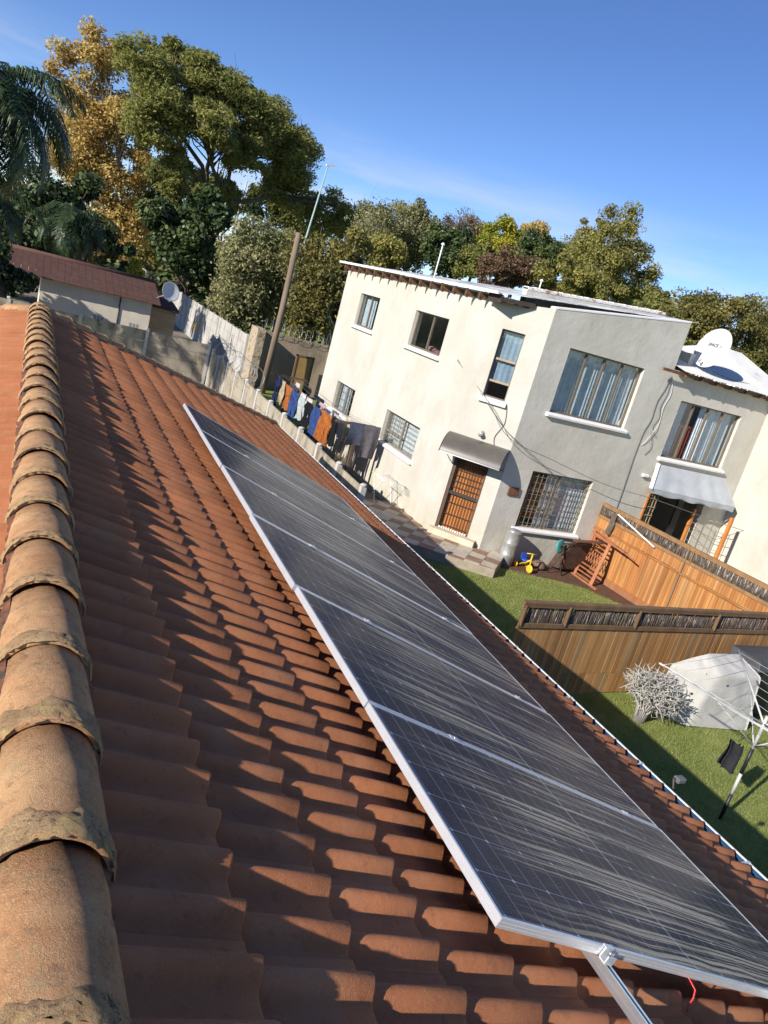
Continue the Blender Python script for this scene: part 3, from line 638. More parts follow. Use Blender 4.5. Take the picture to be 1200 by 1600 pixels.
b = MB()
for i in range(10): a = h[0] + .09 + i * .082; FA2.box(b, a, a + .014, h[2] + .06, h[3] - .06, -.075, -.061)
for z_ in (.1, .42, .74, 1.18, 1.34, 1.5, 1.66, 1.82): FA2.box(b, h[0] + .06, h[1] - .1, h[2] + z_, h[2] + z_ + .014, -.089, -.077)
b.build('security_bars', m_iron, dr)
b = MB(); FA2.box(b, h[0] + .05, h[1] - .09, h[2] + .98, h[2] + 1.06, -.095, -.05); b.build('lock_rail', m_iron, dr)
b = MB()
for i in range(12): a = h[0] + .07 + i * .067; FA2.box(b, a, a + .04, h[2] + .005, h[2] + .045, -.06, -.03)
b.build('white_floor_guide', m_white, dr)
b = MB(); FA2.box(b, h[0] - .25, h[1] + .10, .25, h[2] - .002, 0.001, .22); FA2.box(b, h[0] - .03, h[1] + .05, h[2] - .002, h[2] + .0, 0, .05); b.build('door_step', mat('worn cream step', (.58, .5, .36), .9, .15, 5, .4, 30), nh, bev=.03)
# roof over the left wing: separate corrugated sheets, rising to the right
rf = empty('roof', (12, 21, 6.6), 0, nh)
def sheet_roof(x0, x1, z0, z1, ya, yb, step=.76, amp=.011, ycut=None, nm='roof_sheet'):
    y = ya; k = 0
    while y < yb - .02:
        ye = min(y + step, yb); n_ = 44; b = MB(); dz = .004 * (k % 2); dx = random.uniform(-.03, .03)
        b.grid(lambda u, v: (x0 + dx + (x1 - x0) * v, y + (ye - y + .03) * u, z0 + (z1 - z0) * v + dz + amp * math.sin(2 * math.pi * (y + (ye - y) * u) / .0762)), n_, 2)
        b.grid(lambda u, v: (x0 + dx + (x1 - x0) * v, y + (ye - y + .03) * u, z0 + (z1 - z0) * v + dz - .003 + amp * math.sin(2 * math.pi * (y + (ye - y) * u) / .0762)), n_, 2)
        b.build(nm, m_sheet, rf, fix=False); y = ye; k += 1
sheet_roof(9.98, 16.6, 6.62, 7.42, 15.9, 26.95)
for i in range(15):
    y = 16.75 + i * .69; b = MB(); b.bx((10.0, y, 6.43), (10.8, y + .06, 6.55)); b.bx((10.02, y + .02, 6.36), (10.1, y + .05, 6.43)); b.build('rafter', m_timber, rf)
b = MB(); b.bx((9.955, 15.9, 6.585), (9.985, 26.95, 6.655)); b.build('eave_trim', m_white, rf)
b = MB(); b.prism([(10.12, 15.92, 6.40), (10.16, 15.92, 6.40), (10.16, 15.92, 6.60), (10.12, 15.92, 6.60)], (0, .62, 0)); b.bar((10.2, 16.2, 6.5), (11.1, 15.85, 6.52), .05, .1); b.bar((10.15, 15.95, 6.5), (11.0, 15.75, 6.56), .05, .1); b.build('soffit_timber', mat('blackened timber', (.05, .035, .03), .85), rf)
b = MB(); b.box((10.42, 16.0, 6.52), (.18, .16, .12)); b.build('floodlight', mat('grey lamp', (.5, .5, .5), .4), nh)
b = MB(); b.bx((15.2, 15.2, 5.94), (KX, 15.24, 6.02)); b.build('fascia', m_timber, nh)
m_wroof = mat('white roof paint', (.66, .65, .61), .6, .08, 3, .1, 40, col2=(.5, .48, .44), c2sc=1.5, c2a=.55, c2b=.7)
b = MB(); n_ = 240
b.grid(lambda u, v: (BX + .02 + (KX + .9 - BX) * u, 15.05 + 2.9 * v, 6.06 + .72 * v * (1 if u < .45 else 1 + .55 * (min((u - .45) / .3, 1))) + .010 * math.sin(2 * math.pi * u * (KX + .9 - BX) / .0762)), n_, 6)
b.build('white_roof', m_wroof, nh, fix=False)
b = MB()
for i in range(7): b.bx((16.0 + i * .62, 15.12, 5.92), (16.06 + i * .62, 15.42, 6.03))
b.build('rafter', m_timber, nh)
b = MB(); b.add([(KX - .1, 15.0, 6.03), (KX + .9, 17.9, 7.15), (KX + 3.2, 17.9, 6.5), (KX + 3.2, 14.9, 5.9)], [(0, 1, 2, 3)]); b.build('white_roof', m_wroof, nh, fix=False)
for q, hh in (((692, 375), .9), ((846, 432), .8)):
    p = at(q[0], q[1] + 8, 21 if q[0] < 800 else 19.5); b = MB(); b.tube([(p.x, p.y, 6.6), (p.x, p.y, p.z)], .022, 8); b.lathe((p.x, p.y, p.z), [(.05, 0), (.06, .03), (.02, .07)], 10); b.build('vent_pipe', m_white, nh)
# curved awning over the front door
b = MB(); aw0, aw1 = .02, 1.66
def awn(u, v, o=0): th = v * R(80); return FA2.p(aw0 + (aw1 - aw0) * u, 2.42 + .58 * math.cos(th) - o, .02 + .62 * math.sin(th) / math.sin(R(80)))
b.grid(lambda u, v: awn(u, v), 8, 14); b.grid(lambda u, v: awn(u, v, .006), 8, 14)
aw = tag(b.build('awning', mat('smoky polycarbonate', (.105, .092, .078), .32, .15, 3, .05), fix=False), 'curved smoky brown plastic awning over the orange front door', 'awning')
for u in (0, 1):
    b = MB(); b.tube([awn(u, i / 10, .012) for i in range(11)], .014, 6); b.tube([FA2.p(aw0 + (aw1 - aw0) * u, 2.45, .01), FA2.p(aw0 + (aw1 - aw0) * u, 2.52, .58)], .012, 6); b.build('awning_bracket', m_black, aw)
b = MB(); b.tube([awn(0, 1), awn(1, 1)], .012, 6); b.build('awning_edge', m_white, aw)
# wall lamp, meter plate, conduit and cables
b = MB(); b.lathe(FA2.p(.84, 3.23, 0), [(.045, 0), (.05, .05), (.04, .10), (.06, .11), (.065, .16), (.02, .17)], 14, ax=FA2.n - Vector((0, 0, .5))); tag(b.build('wall_lamp', mat('brushed steel lamp', (.55, .53, .48), .35, .1, metal=.5)), 'small round steel lamp on the wall above the curved awning', 'lamp')
b = MB(); FB.box(b, .30, .66, 1.83, 2.06, .001, .05); b.build('meter_box', m_timber, nh, bev=.01)
def cable(name, pts, r_, m, label, cat='cable', parent=None):
    b = MB(); P_ = [Vector(p) for p in pts]; sm = []
    for i in range(len(P_) - 1):
        for k in range(6):
            t_ = k / 6; a = P_[max(i - 1, 0)]; b_ = P_[i]; c = P_[i + 1]; d = P_[min(i + 2, len(P_) - 1)]
            sm.append(.5 * ((2 * b_) + (c - a) * t_ + (2 * a - 5 * b_ + 4 * c - d) * t_ ** 2 + (3 * b_ - a - 3 * c + d) * t_ ** 3))
    sm.append(P_[-1]); b.tube(sm, r_, 6); o = b.build(name, m, parent)
    if label: tag(o, label, cat)
    return o
m_wire = mat('grey wire', (.16, .155, .15), .6, .1)
fb = lambda x, z, o=.02: FB.p(x - CX, z, o)
cable('cable', [fb(15.75, 5.85), fb(15.72, 5.5), fb(15.6, 5.1), fb(15.62, 4.6), fb(15.52, 4.2), fb(15.5, 3.6), fb(15.52, 3.0), fb(15.55, 2.3), fb(15.55, 1.6)], .009, m_wire, 'dark cable running down the grey wall beside the big upper window')
cable('cable', [fb(15.80, 5.85), fb(15.85, 5.4), fb(15.78, 5.0), fb(15.88, 4.7), fb(15.78, 4.4), fb(15.95, 4.2, .05), fb(15.75, 4.25, .06), fb(15.9, 4.0, .05), fb(15.98, 3.8), fb(15.85, 3.6)], .007, m_wire, 'tangled loose cable on the wall left of the red railing window')
cable('cable', [fb(15.86, 5.8), fb(15.98, 5.4), fb(15.9, 5.0), fb(15.95, 4.6), fb(15.85, 4.35, .06), fb(15.7, 4.0, .04), fb(15.62, 3.85)], .006, m_white, 'thin white cable beside the tangled cable on the wall')
f2 = lambda a, z, o=.02: FA2.p(a, z, o)
cable('overhead_wire', [FA1.p(.9, 4.75, .05), f2(.9, 4.05, .25), f2(.1, 3.35, .35), fb(12.6, 3.0, .3), fb(14.6, 2.62, .35), fb(16.6, 2.45, .4), fb(20.5, 2.05, .9), (26, 13, 2.0)], .008, m_wire, 'long dark wire sagging across the front of the neighbouring house', 'wire')
cable('overhead_wire', [FA1.p(.92, 4.78, .03), f2(.95, 4.0, .12), f2(.3, 3.5, .14), fb(11.6, 3.2, .14), fb(12.6, 2.75, .1), fb(12.95, 2.6, .03)], .008, m_wire, 'second wire dropping to the lower window with the lace curtain', 'wire')
cable('conduit', [FA1.p(.92, 4.78), FA1.p(.9, 4.2), FA1.p(.75, 3.3), FA1.p(.5, 2.9)], .010, mat('painted conduit', (.62, .56, .46), .7), 'thin painted conduit on the wall left of the curved awning')
cable('cable', [f2(.42, 4.0), f2(.36, 3.6), f2(.5, 3.2), f2(.42, 2.9), f2(.46, 2.6)], .009, m_wire, 'grey cable looping down below the tall narrow window')
b = MB(); FB.box(b, 16.02 - CX, 16.25 - CX, 2.98, 3.07, .001, .1); tag(b.build('bulkhead_light', m_white, bev=.02), 'small white bulkhead light on the wall left of the grey canopy', 'light')

# ---------------------------------------------------------------- satellite dish on the white roof
def dish(name, c, n_, r_, label, text=None):
    e = tag(empty(name, c), label, 'satellite dish'); c = Vector(c); n_ = Vector(n_).normalized()
    b = MB(); N = 10; prof = [(r_ * i / N, .16 * r_ * (i / N) ** 2) for i in range(N + 1)]; prof[0] = (.002, 0)
    prof += [(r_ * 1.015, .16 * r_ - .004), (r_, .16 * r_ - .014)] + [(r_ * i / N, .16 * r_ * (i / N) ** 2 - .012) for i in range(N - 1, -1, -1)]; prof[-1] = (.002, -.012)
    b.lathe(c, prof, 40, n_, False); b.build('reflector', mat('off white dish', (.60, .60, .60), .45, .05), e)
    return e, c, n_
m_grey = mat('galvanised steel', (.45, .46, .47), .42, .15, 9, .05, metal=.6)
dc = at(1116, 546, 15.6); dn = Vector((-1, .02, .25)); dr_ = .58
e, dc, dn = dish('satellite_dish', dc, dn, dr_, 'white satellite dish standing on the white roof at the right')
sdv = dn.cross(Vector((0, 0, 1))).normalized(); upd = sdv.cross(dn)
b = MB(); foot = Vector((dc.x + .35, dc.y + .45, 6.3)); b.tube([dc - dn * .02, dc - dn * .15 + Vector((0, 0, -.1)), foot], .022, 8); b.build('mast', m_grey, e)
b = MB(); b.tube([dc - upd * .55, dc - upd * .5 + dn * .30], .014, 8); b.build('feed_arm', m_grey, e)
b = MB(); b.lathe(dc - upd * .50 + dn * .28, [(.03, 0), (.035, .06), (.02, .12)], 12, upd * .8 - dn * .2); b.build('lnb', mat('grey lnb', (.4, .4, .4), .5), e)
def text_mesh(name, txt, size, mw, m, parent, ext=.002):
    cu = bpy.data.curves.new(name, 'FONT'); cu.body = txt; cu.size = size; cu.extrude = ext; cu.align_x = 'CENTER'; cu.align_y = 'CENTER'
    tmp = bpy.data.objects.new('tmp', cu); COL.objects.link(tmp); bpy.context.view_layer.update()
    me = bpy.data.meshes.new_from_object(tmp.evaluated_get(bpy.context.evaluated_depsgraph_get())); bpy.data.objects.remove(tmp); me.materials.clear(); me.materials.append(m)
    o = bpy.data.objects.new(name, me); COL.objects.link(o)
    if parent: adopt(o, parent)
    o.matrix_basis = mw; return o
def frame_m(x, y, z, p): return Matrix(((x.x, y.x, z.x, p.x), (x.y, y.y, z.y, p.y), (x.z, y.z, z.z, p.z), (0, 0, 0, 1)))
tx = -sdv if (-sdv).dot(RGT) > 0 else sdv
text_mesh('lettering', 'SPACE', .13, frame_m(tx, upd, tx.cross(upd), dc + dn * .035 + upd * .11 - tx * .09), mat('grey print', (.12, .12, .13), .6), e)
text_mesh('lettering', 'tv', .13, frame_m(tx, upd, tx.cross(upd), dc + dn * .035 + upd * .11 + tx * .19), mat('pale grey print', (.45, .45, .46), .6), e)
cable('cable', [(dc.x + .3, 15.62, 6.28), (dc.x + .9, 15.5, 6.22), (dc.x + 1.9, 15.6, 6.24), (KX + .5, 15.7, 6.26)], .008, m_wire, 'thin dark cable lying on the white roof beside the dish')
# grey canopy over the back doorway
b = MB(); cz = [(16.55, 3.42, .02), (19.35, 3.40, .02), (19.62, 2.68, .52), (16.05, 2.80, .52), (19.62, 2.52, .50), (16.05, 2.64, .50)]
def cp(i): x, z, o = cz[i]; return FB.p(x - CX, z, o)
def quad(u, v, i0, i1, i2, i3):
    p = cp(i0) * (1 - u) * (1 - v) + cp(i1) * u * (1 - v) + cp(i2) * u * v + cp(i3) * (1 - u) * v
    p.z += .03 * math.sin(u * 17) * v * (1 - v) - .05 * math.sin(u * math.pi) * math.sin(v * math.pi); p.y += .015 * math.sin(u * 31 + 2) * v; return p
b.grid(lambda u, v: quad(u, v, 0, 1, 2, 3), 40, 10); b.grid(lambda u, v: quad(u, v, 3, 2, 4, 5) + Vector((0, -.004, .02 * math.sin(u * 23) * v)), 40, 3)
b.add([cp(0), cp(3), cp(5), FB.p(16.5 - CX, 2.75, .02)], [(0, 1, 2, 3)]); b.add([cp(1), cp(2), cp(4), FB.p(19.4 - CX, 2.65, .02)], [(0, 1, 2, 3)])
cn = tag(b.build('canopy', mat('faded grey canvas', (.42, .44, .46), .85, .1, 3, .2, 60), fix=False), 'faded grey canvas canopy below the window with the red railing', 'canopy')
b = MB(); b.bar(cp(0) + Vector((-.06, 0, 0)), cp(3) + Vector((-.04, 0, -.02)), .10, .05); b.build('canopy_side', m_white, cn)
# open back doorway with lattice gates
h = WB2[1]; bd = empty('door', FB.p((h[0] + h[1]) / 2, .12), 0, nh)
m_or = mat('orange stained wood', (.55, .20, .045), .55, .2, 5, .2, 50, stretch=(1, 1, .2))
b = MB(); FB.box(b, h[0] - .06, h[0], .12, h[3], -.1, .03); b.build('door_frame', m_or, bd)
b = MB()
for i in range(4): FB.box(b, h[0] + .02 + i * .12, h[0] + .045 + i * .12, .15, h[3] - .05, -.05, -.03)
for i in range(9): FB.box(b, h[0] + .02, h[0] + .42, .3 + i * .26, .325 + i * .26, -.028, -.01)
b.build('lattice_gate', mat('tan iron gate', (.33, .25, .15), .6), bd)
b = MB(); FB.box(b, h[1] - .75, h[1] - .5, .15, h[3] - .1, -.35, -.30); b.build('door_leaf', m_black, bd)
ga, gb = FB.p(h[1] - .35, 0, .02), FB.p(h[1] + .12, 0, 1.0)
def gp(t_, z): return ga.lerp(gb, t_) + Vector((0, 0, z))
b = MB(); b.bar(gp(0, .15), gp(0, 2.3), .09, .09); b.bar(gp(1, .15), gp(1, 2.45), .09, .09); b.bar(gp(0, .25), gp(1, .25), .06, .1); b.build('gate_post', m_or, bd)
b = MB()
for i in range(7): b.bar(gp(0, .5 + i * .28), gp(1, .5 + i * .28), .014, .014)
for i in range(1, 5): b.bar(gp(i / 5, .3), gp(i / 5, 2.3), .014, .014)
b.bar(gp(0, .6), gp(1, 1.2), .02, .02); b.build('gate_bars', m_frame, bd)

# ---------------------------------------------------------------- raised paving in front of the door
pv = MB(); PP = [(11.02, 13.92), (11.90, 14.92), (11.90, CY - .003), (CX, CY - .003), (EX - .003, EY), (EX - .003, 18.4), (8.9, 18.4), (8.9, 14.3)]
PP = [(11.05, 14.05), (11.92, 14.98), (11.92, CY - .004), (CX, CY - .004), (EX - .006, EY - .004), (EX - .006, 18.6), (8.6, 18.6), (8.6, 15.6)]
pv.prism([(x, y, .001) for x, y in PP], (0, 0, .225)); pvo = tag(pv.build('paving_base', mat('dull cement', (.34, .29, .22), .9, .2, 4, .4, 30)), kind='structure')
tc_ = [mat('cream paving tile', (.50, .43, .34), .75, .12, 5, .2, 50, col2=(.34, .28, .2), c2sc=3, c2a=.5, c2b=.7), mat('brown paving tile', (.26, .155, .10), .75, .15, 5, .2, 50, col2=(.36, .26, .18), c2sc=3, c2a=.5, c2b=.7)]
def inside(x, y):
    c = False; j = len(PP) - 1
    for i in range(len(PP)):
        if (PP[i][1] > y) != (PP[j][1] > y) and x < (PP[j][0] - PP[i][0]) * (y - PP[i][1]) / (PP[j][1] - PP[i][1]) + PP[i][0]: c = not c
        j = i
    return c
TS = .40; dv = Vector((PP[1][0] - PP[0][0], PP[1][1] - PP[0][1], 0)).normalized(); ev = Vector((-dv.y, dv.x, 0)); O_ = Vector((PP[0][0], PP[0][1], 0))
for i in range(-8, 12):
    for j in range(-2, 14):
        poly = [O_ + dv * (TS * (i + a) + (.004 if a == 0 else -.004)) + ev * (TS * (j + b_) + (.004 if b_ == 0 else -.004)) for a, b_ in ((0, 0), (1, 0), (1, 1), (0, 1))]
        if not any(inside(p.x, p.y) for p in poly): continue
        bm = bmesh.new(); vs = [bm.verts.new((p.x, p.y, .0)) for p in poly]; bm.faces.new(vs)
        for k in range(len(PP)):
            if k in (4, 5): pass
            a_, b2 = PP[k], PP[(k + 1) % len(PP)]; nn = Vector((b2[1] - a_[1], -(b2[0] - a_[0]), 0))
            if k in (3,): continue
            if k == 2 or k == 4 or k == 1 or k == 0 or k == 5 or k == 6 or k == 7:
                mid = (poly[0] + poly[2]) / 2
                if k in (2, 4) and not (mid.y > CY - .6): continue
                if k == 2 and mid.x < CX: continue
                if k == 4 and mid.y < EY - .1: continue
                bmesh.ops.bisect_plane(bm, geom=bm.verts[:] + bm.edges[:] + bm.faces[:], plane_co=(*a_, 0), plane_no=nn, clear_outer=True)
        nn = Vector((-(1), -(1), 0)) * -1
        bmesh.ops.bisect_plane(bm, geom=bm.verts[:] + bm.edges[:] + bm.faces[:], plane_co=(CX - .004, CY - .004, 0), plane_no=(1, 1, 0), clear_outer=True) if (poly[0] + poly[2]).y / 2 > CY - .5 and (poly[0] + poly[2]).x / 2 < CX + .1 and (poly[0] + poly[2]).x / 2 > EX - .2 else None
        if not bm.faces: bm.free(); continue
        r_ = bmesh.ops.extrude_face_region(bm, geom=bm.faces[:]); bmesh.ops.translate(bm, verts=[v for v in r_['geom'] if isinstance(v, bmesh.types.BMVert)], vec=(0, 0, random.uniform(.018, .024)))
        bmesh.ops.recalc_face_normals(bm, faces=bm.faces); me = bpy.data.meshes.new('paving_tile'); bm.to_mesh(me); bm.free(); me.materials.append(tc_[0 if random.random() < .12 else (i + j) % 2])
        mobj('paving_tile', me, pvo, Matrix.Translation((0, 0, .2265)))
# ---------------------------------------------------------------- timber fences
def wood(name, col, var=.25): return mat(name, col, .8, var, 5, .3, 45, .004, stretch=(1, 1, .12))
m_fw = [wood('greyed fence plank', (.31, .19, .085)), wood('brown fence plank', (.34, .17, .06)), wood('amber fence plank', (.41, .215, .078)), wood('dark fence plank', (.26, .14, .055))]
m_fo = [wood('pale orange plank', (.42, .225, .09)), wood('orange fence plank', (.40, .165, .05)), wood('honey fence plank', (.44, .205, .065)), wood('rust fence plank', (.33, .135, .04))]
m_fd = wood('dark fence rail', (.17, .10, .05)); m_fg = wood('grey fence post', (.20, .15, .10))
m_stick = mat('bark covered sticks', (.10, .075, .06), .9, .6, 30, .4, 80, stretch=(1, 1, .2), col2=(.36, .31, .27), c2sc=28, c2a=.55, c2b=.62)
def unit(fe, name, me, mw): return mobj(name, me, fe, mw)
def plank_mesh(w, h, t_, m):
    b = MB(); g_ = .004; pr = [(-w / 2 + g_, t_ / 2), (-w / 2, t_ / 2 - g_), (-w / 2, -t_ / 2), (w / 2, -t_ / 2), (w / 2, t_ / 2 - g_), (w / 2 - g_, t_ / 2)]; k = 6
    b.add([(x, y, 0) for x, y in pr] + [(x, y, h) for x, y in pr], [(i, (i + 1) % k, k + (i + 1) % k, k + i) for i in range(k)] + [tuple(reversed(range(k))), tuple(range(k, 2 * k))])
    me = b.mesh('plank'); bm = bmesh.new(); bm.from_mesh(me); bmesh.ops.recalc_face_normals(bm, faces=bm.faces); bm.to_mesh(me); bm.free(); me.materials.append(m); return me
def fence(name, A, B_, label, bands, posts, stick, pw, mats, top, gap=.004, plinth=None, postm=None, cap=.07):
    A = Vector((*A, 0)); B_ = Vector((*B_, 0)); d = (B_ - A).normalized(); n = Vector((d.y, -d.x, 0)); Ln = (B_ - A).length
    if n.dot(-Vector((A.x + B_.x, A.y + B_.y, 0))) < 0: n = -n        # n looks towards our house
    fe = tag(empty(name, A), label, 'fence'); ang = math.atan2(d.y, d.x)
    face = Matrix.Rotation(ang if n.dot(Vector((-d.y, d.x, 0))) > 0 else ang, 4, 'Z'); flip = 1 if n.dot(Vector((-d.y, d.x, 0))) > 0 else -1
    for (z0, z1, out) in bands:
        ms = [plank_mesh(pw - gap, z1 - z0, .018, m) for m in mats]; k = int(Ln / pw)
        for i in range(k):
            p = A + d * (pw * (i + .5)) + n * (out + random.uniform(-.003, .003)) + Vector((0, 0, z0 + random.uniform(-.004, .004)))
            unit(fe, 'plank', ms[random.choice((0, 1, 1, 2, 2, 3))], Matrix.Translation(p) @ face @ Matrix.Rotation(0 if flip > 0 else math.pi, 4, 'Z') @ Matrix.Rotation(random.uniform(-.006, .006), 4, 'Y') @ Matrix.Scale(random.uniform(.965, 1.0), 4, (1, 0, 0)))
    z0, z1 = stick
    b = MB(); x = .03; rg = random.Random(len(label))
    while x < Ln - .03:
        r_ = rg.uniform(.008, .015); l_ = rg.uniform(-.025, .025); o = rg.uniform(-.012, .012); w_ = rg.uniform(-.01, .01)
        b.tube([A + d * x + n * o + Vector((0, 0, z0)), A + d * (x + w_ + l_ / 2) + n * (o + rg.uniform(-.008, .008)) + Vector((0, 0, (z0 + z1) / 2)), A + d * (x + l_) + n * o + Vector((0, 0, z1))], [r_, r_, r_ * .8], 5); x += r_ * 1.15 + rg.uniform(0, .003)
    tag(b.build('stick_screen', m_stick, fe), kind='stuff')
    for z_, hh, out, w_ in ((top - .05, .05, .0, .10), (stick[1] - .02, .06, .03, .03), (stick[0] - .05, .085, .035, .03)):
        b = MB(); b.bar(A + n * out + Vector((0, 0, z_ + hh / 2)), B_ + n * out + Vector((0, 0, z_ + hh / 2)), w_, hh); b.build('rail', m_fd if postm is None else postm, fe, bev=.004)
    for s_, full in posts:
        p = A + d * s_; b = MB(); z_ = 0 if full else stick[0]
        b.bar(p + n * .038 + Vector((0, 0, z_)), p + n * .038 + Vector((0, 0, top - .055)), .07, .03, up=d); b.build('post', m_fg if full else (postm or m_fd), fe, bev=.004)
    if plinth:
        b = MB(); b.bar(A + n * .05 + Vector((0, 0, plinth / 2)), B_ + n * .05 + Vector((0, 0, plinth / 2)), .05, plinth); b.build('plinth', wood('red brown plinth', (.30, .13, .06)), fe, bev=.006)
    return fe
fence('wooden_fence', (7.70, 8.82), (16.2, 9.25), 'dark brown plank fence topped with sticks, half in the house shadow', [(.44, 1.33, .012), (.02, .44, .009)], [(.04, False), (1.02, False), (2.75, False), (5.0, False), (6.9, False)], (1.38, 1.72), .118, m_fw, 1.80)
fence('wooden_fence', (15.02, 15.40), (15.38, 9.45), 'sunlit orange plank fence topped with sticks, standing against the grey wall', [(1.36, 1.64, .012), (.14, 1.30, .012)], [(.04, False), (.62, False), (3.15, True), (3.3, False), (5.85, True)], (1.68, 1.98), .082, m_fo, 2.06, plinth=.15, postm=wood('brown rail', (.27, .15, .065)))
b = MB(); b.bar((15.0, 15.40, 1.33), (15.31, 9.45, 1.33), .03, .05); b.bar((15.0, 15.4, .17), (15.31, 9.45, .17), .03, .04)
o = b.build('rail', m_fo[3]); adopt(o, [x for x in COL.objects if x.name == 'wooden_fence.001'][0])

# ---------------------------------------------------------------- precast concrete boundary walls
m_conc = mat('weathered concrete panel', (.36, .31, .235), .92, .15, 3, .4, 40, .006, col2=(.15, .125, .085), c2sc=2.6, c2a=.5, c2b=.66, stretch=(1, 1, .5))
m_concw = mat('whitewashed post', (.50, .48, .44), .85, .12, 5, .3, 40, col2=(.42, .38, .3), c2sc=4, c2a=.55, c2b=.68)
m_lanew = mat('pale lane wall panel', (.46, .44, .40), .9, .12, 3, .3, 40, col2=(.26, .24, .20), c2sc=1.8, c2a=.5, c2b=.66, stretch=(1, 1, .4))
def precast(A, B_, hgt, label, bay=1.52, m=m_conc, mp_=m_concw, rows=5, cap=True):
    A = Vector((*A, 0)); B_ = Vector((*B_, 0)); d = (B_ - A).normalized(); L_ = (B_ - A).length; k = round(L_ / bay); bay = L_ / k; e = tag(empty('boundary_wall', A), label, 'wall'); n = Vector((d.y, -d.x, 0))
    ph = hgt / rows; b = MB(); b.bar(-d * (bay / 2 - .065), d * (bay / 2 - .065), .045, ph - .012); sl_ = b.mesh('slab'); sl_.materials.append(m)
    b = MB(); b.bx((-.06, -.06, 0), (.06, .06, hgt + .05))
    if cap: b.lathe((0, 0, hgt + .05), [(.085, 0), (.085, .03), (.05, .05)], 4)
    po = b.mesh('post'); po.materials.append(mp_)
    for i in range(k + 1): mobj('post', po, e, Matrix.Translation(A + d * bay * i) @ Matrix.Rotation(math.atan2(d.y, d.x) + random.uniform(-.02, .02), 4, 'Z') @ Matrix.Rotation(random.uniform(-.015, .015), 4, 'X'))
    for i in range(k):
        for r_ in range(rows): mobj('slab', sl_, e, Matrix.Translation(A + d * bay * (i + .5) + Vector((0, 0, ph * (r_ + .5) + random.uniform(-.004, .004))) + n * random.uniform(-.006, .006)))
    return e
precast((6.72, 13.6), (7.0, 30.9), 1.95, 'weathered concrete slab wall running away beside the washing lines')
precast((6.85, 31.1), (-5.5, 31.6), 2.15, 'grey concrete slab wall with white posts in front of the red roofed outbuilding', 2.35)
precast((9.9, 37.0), (9.9, 88.0), 2.35, 'long pale concrete wall along the back lane below the trees', 1.7, m_lanew, m_lanew, 5, False)
b = MB(); b.prism([(10.35, 36.6, 0), (19, 36.6, 0), (19, 36.6, 2.72), (10.35, 36.6, 2.78)], (0, .25, 0))
tag(b.build('garden_wall', mat('tan rendered wall', (.34, .265, .175), .92, .2, 1.6, .4, 30, col2=(.12, .10, .075), c2sc=.9, c2a=.52, c2b=.72, stretch=(1, 1, .4))), 'tan rendered wall with dark streaks behind the washing lines', 'wall')
b = MB(); b.bx((9.95, 35.6, 0), (10.35, 36.9, 2.9)); tag(b.build('wall_pier', mat('crumbling pale render', (.45, .37, .25), .95, .2, 3, .8, 14, .05, col2=(.2, .15, .1), c2sc=3, c2a=.52, c2b=.62)), 'crumbling pale pier beside the leaning utility pole', 'pier')
# razor wire on the walls
def coil(A, B_, r_, turns, label):
    A = Vector(A); B_ = Vector(B_); d = (B_ - A).normalized(); s_ = d.cross(Vector((0, 0, 1))).normalized(); N = turns * 18; b = MB(); pts = []
    for i in range(N + 1):
        a = 2 * math.pi * i / 18; q = r_ * (1 + .18 * math.sin(a * .37)); pts.append(A.lerp(B_, i / N) + s_ * math.cos(a) * q + Vector((0, 0, math.sin(a) * q + r_ * .6)))
    b.tube(pts, .009, 4, False); tag(b.build('razor_wire', m_grey), label, 'razor wire')
coil((10.5, 36.7, 2.78), (18.5, 36.7, 2.72), .34, 26, 'razor wire coils along the top of the tan wall')
coil((7.0, 30.6, 2.05), (6.95, 24.0, 2.0), .33, 12, 'razor wire coils on the slab wall corner near the utility pole')
b = MB(); b.bx((9.865, 49.5, .70), (9.872, 50.35, 1.22)); tag(b.build('warning_sign', mat('yellow sign', (.75, .42, .02), .5, .05)), 'small yellow sign fixed low on the pale lane wall', 'sign')
# ---------------------------------------------------------------- outbuilding with a red tiled roof at the far left
ob = tag(empty('outbuilding', (3, 39, 0)), 'low cream outbuilding with a red tiled roof at the far left', 'outbuilding')
m_obw = mat('cream outbuilding wall', (.62, .56, .44), .9, .1, 1.5, .2, 30); m_obt = tile_mat('old red tile darkened for shade', (.12, .058, .042), (.065, .04, .032), .4)  # roof tile colour darkened for tree shade; the wall keeps its own cream
x0, x1, yf, yb = .5, 5.4, 38.5, 43.5; ze, zr = 2.62, 3.42
b = MB(); b.bx((x0, yf, 0), (x1, yf + .2, ze)); b.bx((x1 - .2, yf + .2, 0), (x1, yb, ze)); b.bx((x0, yf + .2, 0), (x0 + .2, yb, ze)); b.build('wall', m_obw, ob)
b = MB(); b.bx((x1 + .002, yf + .9, 0), (x1 + 1.35, yb - .5, ze - .2)); b.build('side_room', mat('tan boarding', (.36, .28, .17), .9, .2, 3, .4, 20, stretch=(.3, .3, 4)), ob)
def obroof(u, v):
    k = v * 9; fr = k - math.floor(k); return (x0 - 1.6 + (x1 + .35 - x0 + 1.6) * u, yf - .45 + 3.3 * v, ze + .04 + (zr - ze) * v + .05 * (1 - fr) * (1 if v < 1 else 0))
N = 22
